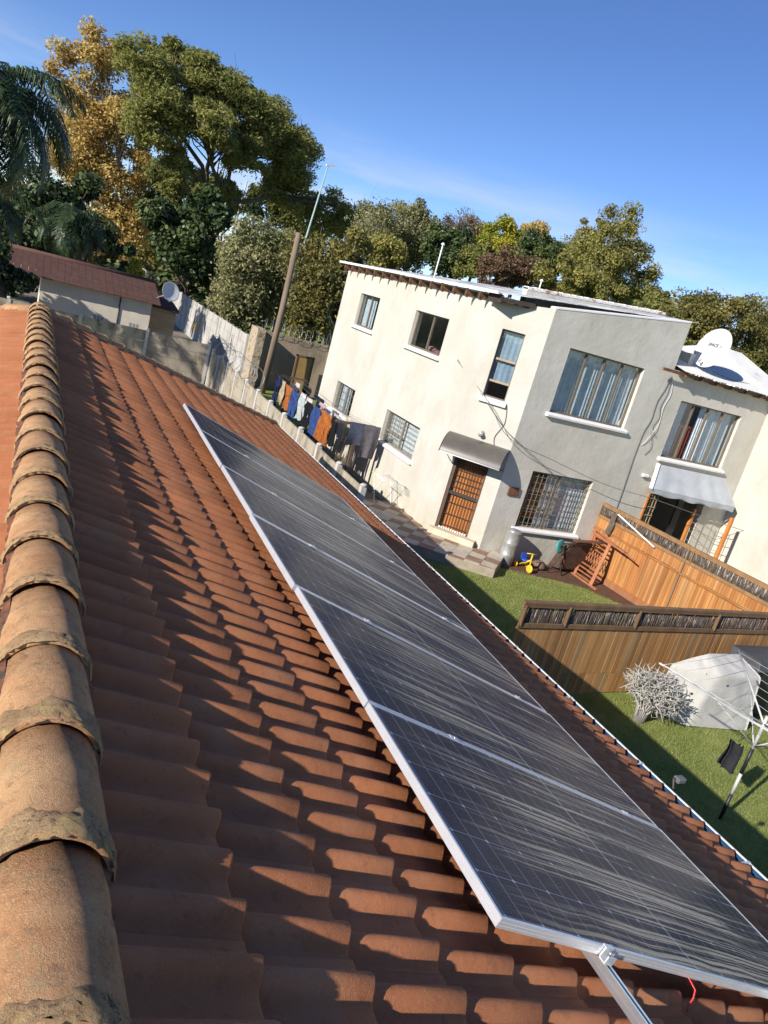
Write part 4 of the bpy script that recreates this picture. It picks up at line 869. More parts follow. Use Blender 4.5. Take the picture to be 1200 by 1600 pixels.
for i in range(N):
    for j in range(9):
        xa = x0 - 1.5 + (x1 + .35 - x0 + 1.5) * i / N; xb = x0 - 1.5 + (x1 + .35 - x0 + 1.5) * (i + 1) / N - .012; ya = yf - .45 + .36 * j; za = ze + .02 + .088 * j
        if i == 0 and j == 0:
            b = MB(); w_ = xb - xa; b.add([(0, 0, .045), (w_, 0, .045), (w_, .40, .13), (0, .40, .13), (0, 0, 0), (w_, 0, 0), (w_, .4, .085), (0, .4, .085)], [(0, 1, 2, 3), (7, 6, 5, 4), (0, 4, 5, 1), (1, 5, 6, 2), (2, 6, 7, 3), (3, 7, 4, 0)]); tm = b.mesh('roof_tile'); tm.materials.append(m_obt)
        mobj('roof_tile', tm, ob, Matrix.Translation((xa, ya + random.uniform(-.01, .01), za)))
b = MB(); b.add([(x0 - 1.5, yf + 2.75, zr + .03), (x1 + .35, yf + 2.75, zr + .03), (x1 + .35, yb + .4, ze), (x0 - 1.5, yb + .4, ze)], [(0, 1, 2, 3)]); b.build('back_slope', m_obt, ob)
b = MB(); b.tube([(x0 - 1.5, yf + 2.8, zr + .06), (x1 + .35, yf + 2.8, zr + .06)], .12, 10); b.build('ridge', m_obt, ob)
b = MB(); b.prism([(x0 - .05, yf - .42, ze - .02), (x0 - 1.5, yf - .42, ze - .02), (x0 - 1.5, yf - .42, ze + .03), (x0 - .05, yf - .42, ze + .03)], (0, 5, 0)); b.build('eave_board', m_white, ob)
b = MB(); b.add([(x1 + .3, yf + .6, ze - .14), (x1 + 1.6, yf + .6, ze - .3), (x1 + 1.6, yb, ze + .1), (x1 + .3, yb, ze + .3)], [(0, 1, 2, 3)]); b.build('lean_to_roof', m_obt, ob)
for x_ in (2.9, 4.5):
    b = MB()
    for i in range(3): b.bx((x_ + i * .16, yf - .012, 1.30), (x_ + .10 + i * .16, yf - .001, 1.5))
    b.build('air_brick', mat('grey vent', (.33, .31, .27), .9), ob)
b = MB(); b.tube([(3.95, yf - .03, 0), (3.95, yf - .03, ze - .05)], .03, 8); b.build('downpipe', m_black, ob)
e2, c2, n2 = dish('satellite_dish', at(266, 456, 38.6), (.35, -.9, .25), .46, 'grey satellite dish on the end of the red roofed outbuilding')
b = MB(); b.tube([c2 - n2 * .02, (c2.x - .1, c2.y + .35, c2.z - .2), (c2.x - .5, c2.y + .4, c2.z - .45)], .025, 8); b.build('mast', m_grey, e2)
b = MB(); b.tube([c2 - Vector((0, 0, .5)), c2 + n2 * .5 - Vector((0, 0, .35))], .014, 6); b.build('feed_arm', m_grey, e2)

# ---------------------------------------------------------------- poles
b = MB(); b.tube([(10.55, 34.8, 0), at(440, 488, 35.0), at(467, 364, 35.2)], [.16, .145, .125], 12); tag(b.build('utility_pole', mat('grey weathered pole', (.20, .145, .10), .9, .3, 3, .5, 20, .01, stretch=(1, 1, .15))), 'leaning weathered wooden utility pole left of the two storey house', 'pole')
lp = tag(empty('street_light', at(480, 366, 58)), 'tall pale green street light in front of the big tree', 'street light')
b = MB(); p0 = at(480, 366, 58); p1 = at(513, 258, 58); b.tube([p0 + (p0 - p1) * .9, p0, p1], [.10, .08, .05], 8); b.build('pole', mat('pale green paint', (.32, .45, .40), .6), lp)
b = MB(); b.bar(p1 - Vector((.15, 0, .03)), p1 + Vector((.55, .1, .12)), .16, .12); b.build('lamp_head', m_white, lp)
lp = tag(empty('street_light', at(378, 312, 70)), 'smaller pale street light half hidden by the branches', 'street light')
b = MB(); p0 = at(378, 312, 70); p1 = at(386, 283, 70); b.tube([p0 + (p0 - p1) * 2, p0, p1], .07, 8); b.build('pole', mat('grey paint', (.5, .52, .5), .6), lp)
b = MB(); b.bar(p1, p1 + Vector((.3, 0, .08)), .1, .08); b.build('lamp_head', m_white, lp)

# ---------------------------------------------------------------- washing
wl_ = tag(empty('washing_line', (9.3, 24, 0)), 'old timber and wire washing line between the slab wall and the house', 'washing line')
m_old = wood('old grey timber', (.11, .075, .055)); LX = [8.72, 9.02, 9.32, 9.62, 9.86]; YN, YF = 20.3, 27.5
for y_ in (YN, YF):
    b = MB(); b.bar((9.3, y_, 0), (9.3, y_, 2.05), .09, .09); b.build('pole', m_old, wl_); b = MB(); b.bar((8.55, y_, 2.02), (9.98, y_, 2.02), .07, .07); b.build('crossbar', m_old, wl_)
for x_ in LX:
    b = MB(); b.tube([(x_, YN + (YF - YN) * t_ / 8, 2.06 - .16 * math.sin(math.pi * t_ / 8)) for t_ in range(9)], .005, 5); b.build('wire', m_wire, wl_)
def linez(y_): return 2.06 - .16 * math.sin(math.pi * (y_ - YN) / (YF - YN))
MC = {}
def cmat(c):
    if c not in MC: MC[c] = cloth_mat('cloth %d' % len(MC), c, .2)
    return MC[c]
def garment(name, x_, y_, w_, h_, c, label, legs=0, sleeves=False, cat='laundry'):
    rg = random.Random(int(x_ * 1000 + y_ * 77)); ph = rg.random() * 6; b = MB(); z0 = linez(y_) + .01
    def sheet_(ya, yb, za, zb, n=10, m=8, tw=0):
        for s_ in (.008, -.008):
            b.grid(lambda u, v: (x_ + s_ + .05 * math.sin(u * 5 + ph) * v + .03 * math.sin(v * 7 + u * 9 + ph) + tw * v, ya + (yb - ya) * (u - .5) * (1 - .12 * v) + (ya + yb) / 2 - ya / 2 - yb / 2 + (ya + yb) / 2 if False else ya + (yb - ya) * u + .02 * math.sin(v * 6 + ph), za + (zb - za) * v + .02 * math.sin(u * 11 + ph) * v), n, m)
    if legs:
        sheet_(y_ - w_ / 2, y_ + w_ / 2, z0, z0 - h_ * .35)
        for k in range(legs):
            a = y_ - w_ / 2 + w_ * k / legs; sheet_(a + .01, a + w_ / legs - .015, z0 - h_ * .34, z0 - h_ * (.9 + .1 * rg.random()), 5, 8, rg.uniform(-.06, .06))
    else:
        sheet_(y_ - w_ / 2, y_ + w_ / 2, z0, z0 - h_)
        if sleeves:
            for s_ in (-1, 1):
                a = y_ + s_ * w_ / 2; sheet_(min(a, a + s_ * .16), max(a, a + s_ * .16), z0 - h_ * .05, z0 - h_ * .55, 4, 6)
    tag(b.build(name, cmat(c), fix=False), label, cat, 'laundry on the washing line')
navy, blk, org, roy, wht, gry, pink, red, tan_, dgr, mint = (.02, .03, .08), (.015, .015, .018), (.38, .13, .035), (.04, .075, .22), (.62, .60, .60), (.13, .13, .16), (.55, .40, .42), (.35, .03, .03), (.45, .36, .25), (.06, .06, .09), (.45, .5, .5)
G = [('trousers', 8.72, 27.0, .5, 1.0, navy, 'navy trousers at the far left end of the washing line', 2), ('shirt', 8.72, 26.3, .45, .7, tan_, 'khaki shirt beside the navy trousers on the washing line', 0), ('shirt', 8.72, 25.6, .55, .7, org, 'bright orange top in the middle of the far washing', 0), ('shorts', 8.72, 24.8, .6, .8, roy, 'royal blue garment next to the orange top', 2),
     ('shirt', 8.72, 24.0, .4, .65, mint, 'pale green shirt on the front washing line', 0), ('trousers', 8.72, 23.2, .6, .95, blk, 'long black trousers on the front washing line', 2), ('shirt', 8.72, 22.4, .6, .85, roy, 'big royal blue shirt beside the fringed orange cloth', 0), ('shawl', 8.72, 21.55, .85, .9, org, 'fringed orange cloth near the near end of the washing', 9), ('shirt', 8.75, 20.85, .4, .75, blk, 'black top beside the near pole of the washing line', 0),
     ('shirt', 9.02, 26.8, .5, .8, blk, 'black jersey at the far end of the second wire', 0), ('trousers', 9.02, 25.9, .6, .9, dgr, 'dark trousers on the second wire', 2), ('shirt', 9.02, 24.8, .5, .7, wht, 'white vest on the second wire', 0), ('shirt', 9.02, 24.1, .6, .7, wht, 'larger white shirt on the second wire', 0), ('shirt', 9.02, 23.2, .4, .6, blk, 'small black top on the second wire', 0), ('skirt', 9.02, 22.3, .5, .6, roy, 'small blue garment on the second wire', 0), ('shirt', 9.02, 21.4, .5, .8, mint, 'pale grey green shirt near the near pole', 0),
     ('shirt', 9.32, 26.5, .5, .8, wht, 'white shirt hanging at the far crossbar', 0), ('trousers', 9.62, 26.2, .7, 1.0, blk, 'wide black trousers near the far crossbar', 2), ('towel', 9.32, 23.6, .6, .5, pink, 'pink cloth on the third wire', 0), ('shirt', 9.32, 22.3, .5, .6, gry, 'grey top on the third wire', 0), ('cloth', 9.32, 21.0, .7, 1.25, (.55, .50, .40), 'long cream cloth with frayed lower edge below the grey towel', 6)]
for g_ in G: g_ = list(g_); g_[3] *= 1.2; g_[4] *= 1.2; garment(*g_)
def towel(xa, xb, y_, h_, c, label):
    b = MB(); ph = xa
    for s_ in (.01, -.01):
        b.grid(lambda u, v: (xa + (xb - xa) * u + .04 * v * math.sin(u * 6), y_ - .06 + s_ - .05 * math.sin(u * 8 + ph) * v - .05 * math.sin(v * 3), 2.09 - h_ * v - .05 * math.sin(u * 3 + ph) * v), 12, 10)
    tag(b.build('towel', cmat(c), fix=False), label, 'towel', 'laundry on the washing line')
towel(9.0, 9.85, YN, .72, (.10, .11, .15), 'blue grey towel over the near crossbar of the washing line'); towel(9.45, 10.0, YN - .08, 1.05, (.17, .155, .165), 'long grey towel hanging at the right end of the near crossbar')
# old brown door leaning on the tan wall
b = MB(); b.bx((12.3, 35.9, 0), (13.1, 35.96, 2.0)); od = tag(b.build('old_door', mat('yellow board', (.32, .20, .07), .7)), 'yellow panelled old door leaning near the tan wall', 'door')
b = MB(); 
for q in ((12.22, 12.3, 0, 2.08), (13.1, 13.18, 0, 2.08), (12.22, 13.18, 2.0, 2.08)): b.bx((q[0], 35.87, q[2]), (q[1], 35.99, q[3]))
b.build('door_frame', m_fd, od)
# folding drying rack
dk = tag(empty('drying_rack', (9.75, 18.5, 0)), 'white folding clothes horse standing by the cream wall', 'drying rack'); b = MB()
for x_ in (9.45, 10.0):
    b.tube([(x_, 18.1, .02), (x_ + .02, 18.75, 1.0)], .011, 6); b.tube([(x_, 18.85, .02), (x_ + .02, 18.15, 1.0)], .011, 6)
b.tube([(9.45, 18.1, .02), (10.0, 18.1, .02)], .011, 6); b.tube([(9.45, 18.85, .02), (10.0, 18.85, .02)], .011, 6); b.build('legs', m_white, dk)
b = MB()
for i in range(7): y_ = 18.15 + i * .1; b.tube([(9.45, y_, 1.0), (10.02, y_, 1.0)], .006, 5)
for x_ in (9.45, 10.02): b.tube([(x_, 18.0, 1.0), (x_, 18.9, 1.0)], .009, 6)
for i in range(6): x_ = 10.02 + .03 * i; b.tube([(x_, 17.85, 1.0 - .05 * i), (x_ + .03, 18.25, .97 - .05 * i)], .005, 5)
b.build('rods', m_white, dk)

# ---------------------------------------------------------------- garden things by the grey wall
dm = tag(empty('metal_drum', (12.12, 15.12, 0)), 'tall galvanised metal drum at the corner of the paving', 'drum')
b = MB(); b.lathe((12.10, 15.12, 0), [(.19, 0), (.20, .01), (.195, .28), (.205, .30), (.195, .32), (.195, .60), (.205, .62), (.195, .64), (.20, .93), (.21, .95), (.205, .97), (.185, .965)], 28); b.build('drum_body', mat('galvanised sheet', (.48, .49, .48), .4, .2, 7, .1, 40, metal=.55, col2=(.3, .29, .26), c2sc=3, c2a=.52, c2b=.68), dm)
b = MB(); b.lathe((12.10, 15.12, .968), [(.19, 0), (.17, .02), (.02, .035)], 24); b.build('lid', m_grey, dm)
m_yel = mat('yellow plastic', (.72, .46, .03), .4, .08); m_bl = mat('blue plastic', (.03, .09, .42), .4, .1)
tr = tag(empty('tricycle', (12.65, 14.85, 0)), "child's yellow and blue plastic tricycle beside the metal drum", 'tricycle')
def wheel(c, r_, ax, m, w_=.03, t_=None):
    b = MB(); b.lathe(Vector(c) - Vector(ax) * w_ / 2, [(r_ * .3, 0), (r_ * .8, .002), (r_, w_ * .25), (r_, w_ * .75), (r_ * .8, w_ - .002), (r_ * .3, w_)], 18, ax); return b
wheel((12.60, 14.66, .11), .11, (1, .2, 0), m_yel).build('wheel', m_yel, tr)
for x_ in (12.45, 12.8): wheel((x_, 15.08, .075), .075, (1, 0, 0), m_yel).build('wheel', m_yel, tr)
b = MB(); b.tube([(12.60, 14.66, .11), (12.61, 14.72, .34), (12.62, 14.74, .50)], .022, 8); b.tube([(12.61, 14.73, .33), (12.62, 14.9, .2), (12.62, 15.08, .09)], .026, 8); b.tube([(12.44, 15.08, .075), (12.81, 15.08, .075)], .014, 8); b.build('frame', m_yel, tr)
b = MB(); b.tube([(12.46, 14.78, .50), (12.62, 14.73, .51), (12.78, 14.76, .50)], .014, 8); b.build('handlebar', m_yel, tr)
b = MB(); b.lathe((12.62, 14.96, .22), [(.10, 0), (.11, .03), (.09, .05)], 12); b.box((12.62, 15.06, .33), (.18, .03, .16)); b.build('seat', m_bl, tr)
wb_ = tag(empty('wheelbarrow', (13.7, 15.0, 0)), 'upended rusty wheelbarrow with a teal wheel below the lace curtain window', 'wheelbarrow')
m_rust = mat('rusty dark pan', (.09, .05, .035), .8, .4, 6, .4, 40); m_teal = mat('teal wheel', (.05, .30, .27), .5, .1)
wheel((13.42, 14.72, .82), .19, (.35, -1, .25), m_teal, .06).build('wheel', m_teal, wb_)
b = MB(); b.lathe(Vector((13.42, 14.72, .82)) - Vector((.35, -1, .25)).normalized() * .045, [(.05, 0), (.05, .09)], 12, (.35, -1, .25)); b.build('hub', m_black, wb_)
b = MB(); P8 = [(13.75, 14.72, .85), (14.55, 14.75, .98), (14.45, 14.9, .18), (13.85, 14.9, .12), (13.7, 14.95, .86), (14.6, 14.98, .98), (14.62, 15.25, .05), (13.68, 15.25, .05)]
b.add(P8, [(0, 1, 2, 3), (0, 4, 5, 1), (1, 5, 6, 2), (2, 6, 7, 3), (3, 7, 4, 0)]); b.build('pan', m_rust, wb_)
b = MB()
for s_ in (0, .5): b.tube([(13.4 + s_ * .2, 14.72 + s_ * .3, .82), (13.85 + s_, 14.66 + s_ * .1, 1.02), (14.65 + s_ * .2, 14.7 + s_ * .3, 1.06)], .02, 8)
b.tube([(13.35, 14.8, .0), (13.6, 14.8, .5), (13.9, 14.75, .9)], .018, 8); b.tube([(13.75, 14.65, .0), (13.55, 14.8, .5)], .018, 8); b.build('handles', m_iron, wb_)
# old board and boots in the bed
b = MB(); b.bar((13.75, 14.62, 1.06), (14.75, 14.68, 1.10), .16, .03); tag(b.build('board', m_timber), 'red brown board laid across the upended wheelbarrow', 'board')
for i, (x_, y_, s_) in enumerate(((13.2, 15.05, .22), (13.05, 15.2, .16))):
    b = MB(); b.lathe((x_, y_, 0), [(s_ * .7, 0), (s_, s_ * .4), (s_ * .7, s_ * .9), (s_ * .2, s_ * 1.1)], 9); tag(b.build('rock', mat('brown rock', (.16, .10, .07), .9, .3, 8, .6, 20)), ('large' if i == 0 else 'small') + ' brown rock in the soil behind the tricycle', 'rock')
# wooden slatted bench leaning on its end against the orange fence
bn = tag(empty('garden_bench', (14.6, 14.0, 0)), 'red brown slatted garden bench tipped up against the orange fence', 'bench'); m_bn = wood('red stained bench wood', (.36, .14, .065))
def lp_(u, v, o=0): return Vector((14.35 + .42 * v, 14.85 - 1.15 * u + .25 * v, .03 + 1.18 * v)) + Vector((-.9, -.2, .35)) * o
b = MB(); b.bar(lp_(0, 0), lp_(0, 1.05), .07, .06); b.build('stile', m_bn, bn); b = MB(); b.bar(lp_(.62, -.0), lp_(.62, 1.0), .09, .06); b.build('stile', m_bn, bn)
for v in (.05, .14, .23, .32, .70, .79, .88, .97):
    b = MB(); b.bar(lp_(.03, v), lp_(.60, v), .055, .022); b.build('slat', m_bn, bn)
b = MB()
for i in range(6): b.bar(lp_(.06 + i * .09, .40), lp_(.15 + i * .09, .66), .02, .012); b.bar(lp_(.15 + i * .09, .40, .014), lp_(.06 + i * .09, .66, .014), .02, .012)
b.build('lattice', m_bn, bn); b = MB(); b.bar(lp_(-.08, -.01), lp_(.85, -.01), .08, .05); b.build('end_rail', m_bn, bn); b = MB(); b.bar(lp_(-.05, 1.02), lp_(1.15, .98), .10, .05); b.bar(lp_(-.1, 1.10), lp_(1.5, .93), .03, .03); b.build('arm_rail', m_bn, bn)
rl = tag(empty('towel_rail', (15.1, 14.4, 1.5)), 'white pipe rail with a grey cloth on the orange fence', 'rail'); b = MB(); b.tube([(14.96, 14.85, 1.72), (14.98, 14.7, 1.95), (15.05, 13.2, 1.62)], .022, 8); b.build('pipe', m_white, rl)
b = MB(); b.grid(lambda u, v: (14.93 - .05 * math.sin(u * 4) - .03 * v, 14.85 - .16 * u + .02 * math.sin(v * 8), 1.96 - .62 * v + .03 * math.sin(u * 6)), 8, 10); b.build('cloth', cmat((.16, .13, .10)), rl, fix=False)

# ---------------------------------------------------------------- cover, shrub, rotary line on the near lawn
cv = MB(); a_, b_, c_, d_ = Vector((10.95, 8.42, 0)), Vector((11.38, 7.86, 0)), Vector((12.86, 7.66, 0)), Vector((13.2, 8.45, 0))
a1, b1, c1, d1 = Vector((11.02, 8.38, .98)), Vector((11.72, 7.83, 1.08)), Vector((12.74, 7.76, 1.10)), Vector((13.05, 8.4, 1.08)); r1, r2 = Vector((11.68, 8.22, 1.32)), Vector((12.55, 8.24, 1.32))
def patch(p0, p1, p2, p3, n=10, wr=.02):
    nn = (p1 - p0).cross(p3 - p0).normalized(); ph = p0.x * 7 + p1.y
    cv.grid(lambda u, v: p0 * (1 - u) * (1 - v) + p1 * u * (1 - v) + p2 * u * v + p3 * (1 - u) * v + nn * (wr * math.sin(u * 6 + v * 9 + ph) * math.sin(math.pi * u) * math.sin(math.pi * v) + .22 * math.sin(u * 19 + v * 7 + ph) * v * (1 - v) * u * (1 - u)), 14, 14)
patch(a_, b_, b1, a1); patch(b_, c_, c1, b1, 16, .05); patch(c_, d_, d1, c1); patch(d_, a_, a1, d1); patch(a1, b1, r1, r1, 8, .01); patch(b1, c1, r2, r1, 10, .012); patch(c1, d1, r2, r2, 8, .01); patch(d1, a1, r1, r2, 8, .01)
co_ = tag(cv.build('garden_cover', mat('grey white tarpaulin', (.47, .45, .41), .8, .08, 3, .3, 24, .02, col2=(.42, .40, .36), c2sc=2.2, c2a=.52, c2b=.66)), 'grey white peaked tarpaulin cover standing by the brown fence', 'cover')
bm = bmesh.new(); bm.from_mesh(co_.data); bmesh.ops.remove_doubles(bm, verts=bm.verts, dist=.02); bm.to_mesh(co_.data); bm.free()
sm_ = co_.modifiers.new('soften', 'SMOOTH'); sm_.factor = .5; sm_.iterations = 4
for x_, z_ in ((11.55, 1.02), (11.95, .9), (11.35, .62)):
    b = MB(); b.box((x_, 7.80 - (.0 if x_ > 11.8 else -.18), z_), (.05, .012, .03)); b.build('cover_clip', m_iron, co_)
bx_ = tag(empty('storage_box', (13.8, 8.4, 0)), 'dark grey plastic storage box at the right edge beside the tarpaulin', 'storage box')
b = MB(); b.prism([(13.2, 8.15, 0), (14.4, 8.15, 0), (14.45, 8.15, 1.0), (13.15, 8.15, 1.0)], (0, .6, 0)); b.build('box_body', m_black, bx_, bev=.02)
b = MB(); b.prism([(13.08, 8.08, 1.002), (14.5, 8.08, 1.002), (14.45, 8.15, 1.2), (13.12, 8.15, 1.2)], (0, .7, .0)); b.build('lid', mat('charcoal lid', (.07, .07, .075), .5), bx_, bev=.02)
ty = at(1180, 1022, 8.7); b = MB(); b.lathe((ty.x, ty.y, ty.z), [(.03, 0), (.09, .03), (.10, .06), (.03, .08)], 10); o = tag(b.build('toy_windmill', m_yel), 'small yellow and orange toy above the dark box by the fence', 'toy'); b = MB(); b.lathe((ty.x - .04, ty.y, ty.z - .16), [(.05, 0), (.07, .06), (.06, .13)], 10); b.build('toy_base', m_or, o)
b = MB(); b.tube([(ty.x, ty.y, 0), (ty.x, ty.y, ty.z - .17)], .015, 8); b.build('toy_stick', m_black, o)
sh = tag(empty('leafless_shrub', (10.5, 8.0, 0)), 'bleached leafless tangled shrub between the house shadow and the tarpaulin', 'shrub'); rg = random.Random(11); b = MB(); cs = Vector((10.42, 8.05, .60))
for i in range(620):
    v = Vector((rg.gauss(0, 1), rg.gauss(0, 1), rg.gauss(0, .8))).normalized(); l_ = rg.uniform(.2, 1) ** .7; p = cs + Vector((v.x * .50 * l_ + (.22 if v.z < 0 else 0), v.y * .45 * l_, v.z * .36 * l_)); pts = [p]; d_0 = (v + Vector((rg.gauss(0, .8), rg.gauss(0, .8), rg.gauss(0, .7)))).normalized()
    for k in range(4): d_0 = (d_0 + Vector((rg.gauss(0, .5), rg.gauss(0, .5), rg.gauss(0, .5)))).normalized(); pts.append(pts[-1] + d_0 * rg.uniform(.03, .065))
    b.tube(pts, [.011, .010, .009, .007, .004], 4, False)
    for k in (1, 2, 3): q = pts[k] + Vector((rg.gauss(0, .05), rg.gauss(0, .05), rg.gauss(0, .05))); b.tube([pts[k], q], [.006, .003], 3, False)
tag(b.build('twigs', mat('bleached twig', (.42, .40, .355), .85, .3, 12)), kind='stuff').parent = None
o = COL.objects[-1]; adopt(o, sh)
b = MB()
for i in range(22): a = i * .285; b.tube([(10.38 + .08 * math.cos(a), 8.05 + .08 * math.sin(a), 0), (10.40 + .12 * math.cos(a), 8.05 + .12 * math.sin(a), .3), (10.42 + .38 * math.cos(a), 8.05 + .32 * math.sin(a), .65)], [.022, .016, .008], 5)
b.build('stems', mat('grey stem', (.36, .34, .31), .9), sh)
# rotary washing line
m_dry = mat('dulled white tube', (.52, .52, .50), .5, .1)
rt = tag(empty('rotary_line', (9.78, 5.66, 0)), 'rotary washing line with white arms and a two tone pole on the lawn', 'rotary line'); hub = Vector((9.78, 5.66, 1.62))
for z0, z1, m in ((0, .45, m_black), (.45, .80, m_dry), (.80, 1.22, m_black), (1.22, 1.75, m_dry)): b = MB(); b.tube([(9.78, 5.66, z0), (9.78, 5.66, z1)], .024 if m is m_dry else .027, 12); b.build('pole', m, rt)
tip = at(1030, 1036, 6.55); av = tip - hub; tips = []
for k in range(4):
    d = Matrix.Rotation(k * math.pi / 2, 3, 'Z') @ av; tips.append(hub + d); b = MB(); b.tube([hub, hub + d], .014, 8); b.build('arm', m_dry, rt)
    b = MB(); b.tube([Vector((9.78, 5.66, 1.25)), hub + d * .5], .010, 6); b.build('strut', m_dry, rt)
b = MB()
for f_ in (.25, .4, .55, .7, .85, .97):
    for k in range(4): p, q = hub.lerp(tips[k], f_), hub.lerp(tips[(k + 1) % 4], f_); b.tube([p, p.lerp(q, .5) - Vector((0, 0, .03)), q], .0035, 4)
b.build('line', m_dry, rt)
pb = at(1152, 1160, 5.75); b = MB(); b.grid(lambda u, v: (pb.x - .10 + .30 * u + .03 * math.sin(v * 5), pb.y + .03 * math.sin(u * 7) - .07 * math.sin(math.pi * u) * v, pb.z - .42 * v - .06 * u + .02 * math.sin(u * 9)), 10, 10); b.grid(lambda u, v: (pb.x - .10 + .30 * u + .03 * math.sin(v * 5), pb.y + .05 + .03 * math.sin(u * 7) + .06 * math.sin(math.pi * u) * v, pb.z - .40 * v - .06 * u + .02 * math.sin(u * 9)), 10, 10)
b.tube([pb + Vector((.05, .02, 0)), pb + Vector((.2, .0, .14)), hub + Vector((-.25, 0, .0))], .006, 5); tag(b.build('peg_bag', cmat((.045, .045, .05)), fix=False), 'dark grey cloth peg bag hanging from the rotary line', 'bag')
# small bracket light hung off the gutter
fl = tag(empty('bracket_light', (5.45, 3.6, 2.3)), 'small metal bracket light below the gutter', 'light'); p = at(1062, 1218, 3.62)
b = MB(); b.tube([(5.2, 3.62, 2.45), (5.45, 3.62, 2.42), (p.x - .08, p.y, p.z + .02)], .012, 6); b.build('arm', m_iron, fl); b = MB(); b.box(p, (.10, .07, .05)); b.build('lamp', mat('dull lamp', (.12, .125, .13), .5), fl, bev=.01)
b = MB(); x_ = 5.6
tag(b.bx((5.34, -1.2, 0), (5.46, 8.6, .45)).build('low_wall', mat('dark brown wall', (.07, .06, .05), .9, .3)), 'dark low wall at the foot of the house below the gutter', 'wall')  # one very dark brown over the whole low wall

# grass blades over the open lawn
def grass(poly, n, seed):
    rg = np.random.default_rng(seed); xs = [p[0] for p in poly]; ys = [p[1] for p in poly]; V = []
    P2 = np.column_stack([rg.uniform(min(xs), max(xs), n), rg.uniform(min(ys), max(ys), n)]); ins = np.zeros(n, bool); j = len(poly) - 1
    for i in range(len(poly)):
        xi, yi = poly[i]; xj, yj = poly[j]; c = ((yi > P2[:, 1]) != (yj > P2[:, 1])) & (P2[:, 0] < (xj - xi) * (P2[:, 1] - yi) / (yj - yi + 1e-9) + xi); ins ^= c; j = i
    P2 = P2[ins]; n = len(P2); a = rg.uniform(0, 6.28, n); hh = rg.uniform(.02, .055, n); w_ = .006; ln = rg.normal(0, .018, (n, 2))
    A = np.column_stack([P2[:, 0] - np.cos(a) * w_, P2[:, 1] - np.sin(a) * w_, np.full(n, .002)]); B2 = np.column_stack([P2[:, 0] + np.cos(a) * w_, P2[:, 1] + np.sin(a) * w_, np.full(n, .002)]); C2 = np.column_stack([P2[:, 0] + ln[:, 0], P2[:, 1] + ln[:, 1], hh])
    V = np.stack([A, B2, C2], 1).reshape(-1, 3); me = bpy.data.meshes.new('lawn_grass'); me.from_pydata(V.tolist(), [], np.arange(3 * n).reshape(-1, 3).tolist()); return me
t = NT('grass blades'); p = t.P(); c = t.mix(t.rng(t.noise(p, 2.0, 5, .6), .35, .65), (.21, .27, .06), (.34, .37, .115)); c = t.mix(t.rng(t.noise(p, 40, 3, .6), .5, .7), c, (.45, .39, .19))
dfs = t.bsdf(c, .7, 0, None, .2); tl = t.n('ShaderNodeBsdfTranslucent'); t.put(tl.inputs[0], c); ms = t.n('ShaderNodeMixShader'); ms.inputs[0].default_value = .3; t.l(dfs, ms.inputs[1]); t.l(tl.outputs[0], ms.inputs[2]); m_grass = t.done(ms.outputs[0])
for nm, poly, n in (('lawn_grass', [(7.6, 8.95), (14.8, 9.3), (14.6, 12.9), (13.9, 14.0), (12.9, 14.35), (11.95, 14.8), (11.1, 13.95), (8.7, 15.4), (7.4, 15.0)], 70000), ('lawn_grass', [(6.6, 2.0), (14.5, 2.0), (15.5, 8.9), (7.6, 8.7)], 80000)):
    me = grass(poly, n, len(poly)); me.materials.append(m_grass); o = mobj(nm, me); tag(o, 'short green lawn between the paving and the fences' if n == 70000 else 'short green lawn around the rotary washing line', 'grass', kind='stuff')
# ---------------------------------------------------------------- trees
def leaf_mat(name, cols, trans=.3, rough=.55):
    t = NT(name); at_ = t.n('ShaderNodeAttribute', attribute_name='tint').outputs['Fac']
    r = t.n('ShaderNodeValToRGB'); t.l(at_, r.inputs[0]); el = r.color_ramp.elements
    while len(el) < len(cols): el.new(.5)
    for i, c in enumerate(cols): el[i].position = i / (len(cols) - 1); el[i].color = (*c, 1)
    c = r.outputs[0]; d = t.bsdf(c, rough, 0, None, .3); tl = t.n('ShaderNodeBsdfTranslucent'); t.put(tl.inputs[0], c)
    m = t.n('ShaderNodeMixShader'); m.inputs[0].default_value = trans; t.l(d, m.inputs[1]); t.l(tl.outputs[0], m.inputs[2]); return t.done(m.outputs[0])
LM = dict(
    gold=leaf_mat('golden autumn leaves', [(.38, .24, .07), (.52, .36, .11), (.62, .47, .17), (.46, .42, .16)], .4),
    green=leaf_mat('feathery green leaves', [(.13, .14, .04), (.22, .23, .06), (.30, .30, .085), (.38, .35, .11)], .45),
    dark=leaf_mat('dark glossy leaves', [(0.029, 0.047, 0.018), (0.055, 0.082, 0.029), (0.093, 0.125, 0.043), (0.146, 0.171, 0.060)], .15, .4),
    olive=leaf_mat('olive yellow leaves', [(0.120, 0.116, 0.031), (0.221, 0.210, 0.056), (0.340, 0.311, 0.080), (0.440, 0.360, 0.100)]),
    lime=leaf_mat('lime yellow leaves', [(0.160, 0.191, 0.024), (0.303, 0.319, 0.032), (0.447, 0.398, 0.047), (0.574, 0.447, 0.056)]),
    rust=leaf_mat('rust brown leaves', [(.09, .055, .032), (.15, .085, .05), (.20, .125, .07), (.22, .16, .08)]),
    grey=leaf_mat('grey green leaves', [(0.120, 0.131, 0.065), (0.197, 0.208, 0.088), (0.305, 0.294, 0.131), (0.413, 0.368, 0.174)]),
    palm=leaf_mat('palm leaflets', [(0.017, 0.032, 0.014), (0.032, 0.055, 0.022), (0.058, 0.087, 0.032), (0.102, 0.131, 0.058)], .15, .35),
    bush=leaf_mat('brown green leaves', [(0.084, 0.084, 0.029), (0.157, 0.146, 0.042), (0.251, 0.218, 0.059), (0.354, 0.272, 0.079)]))
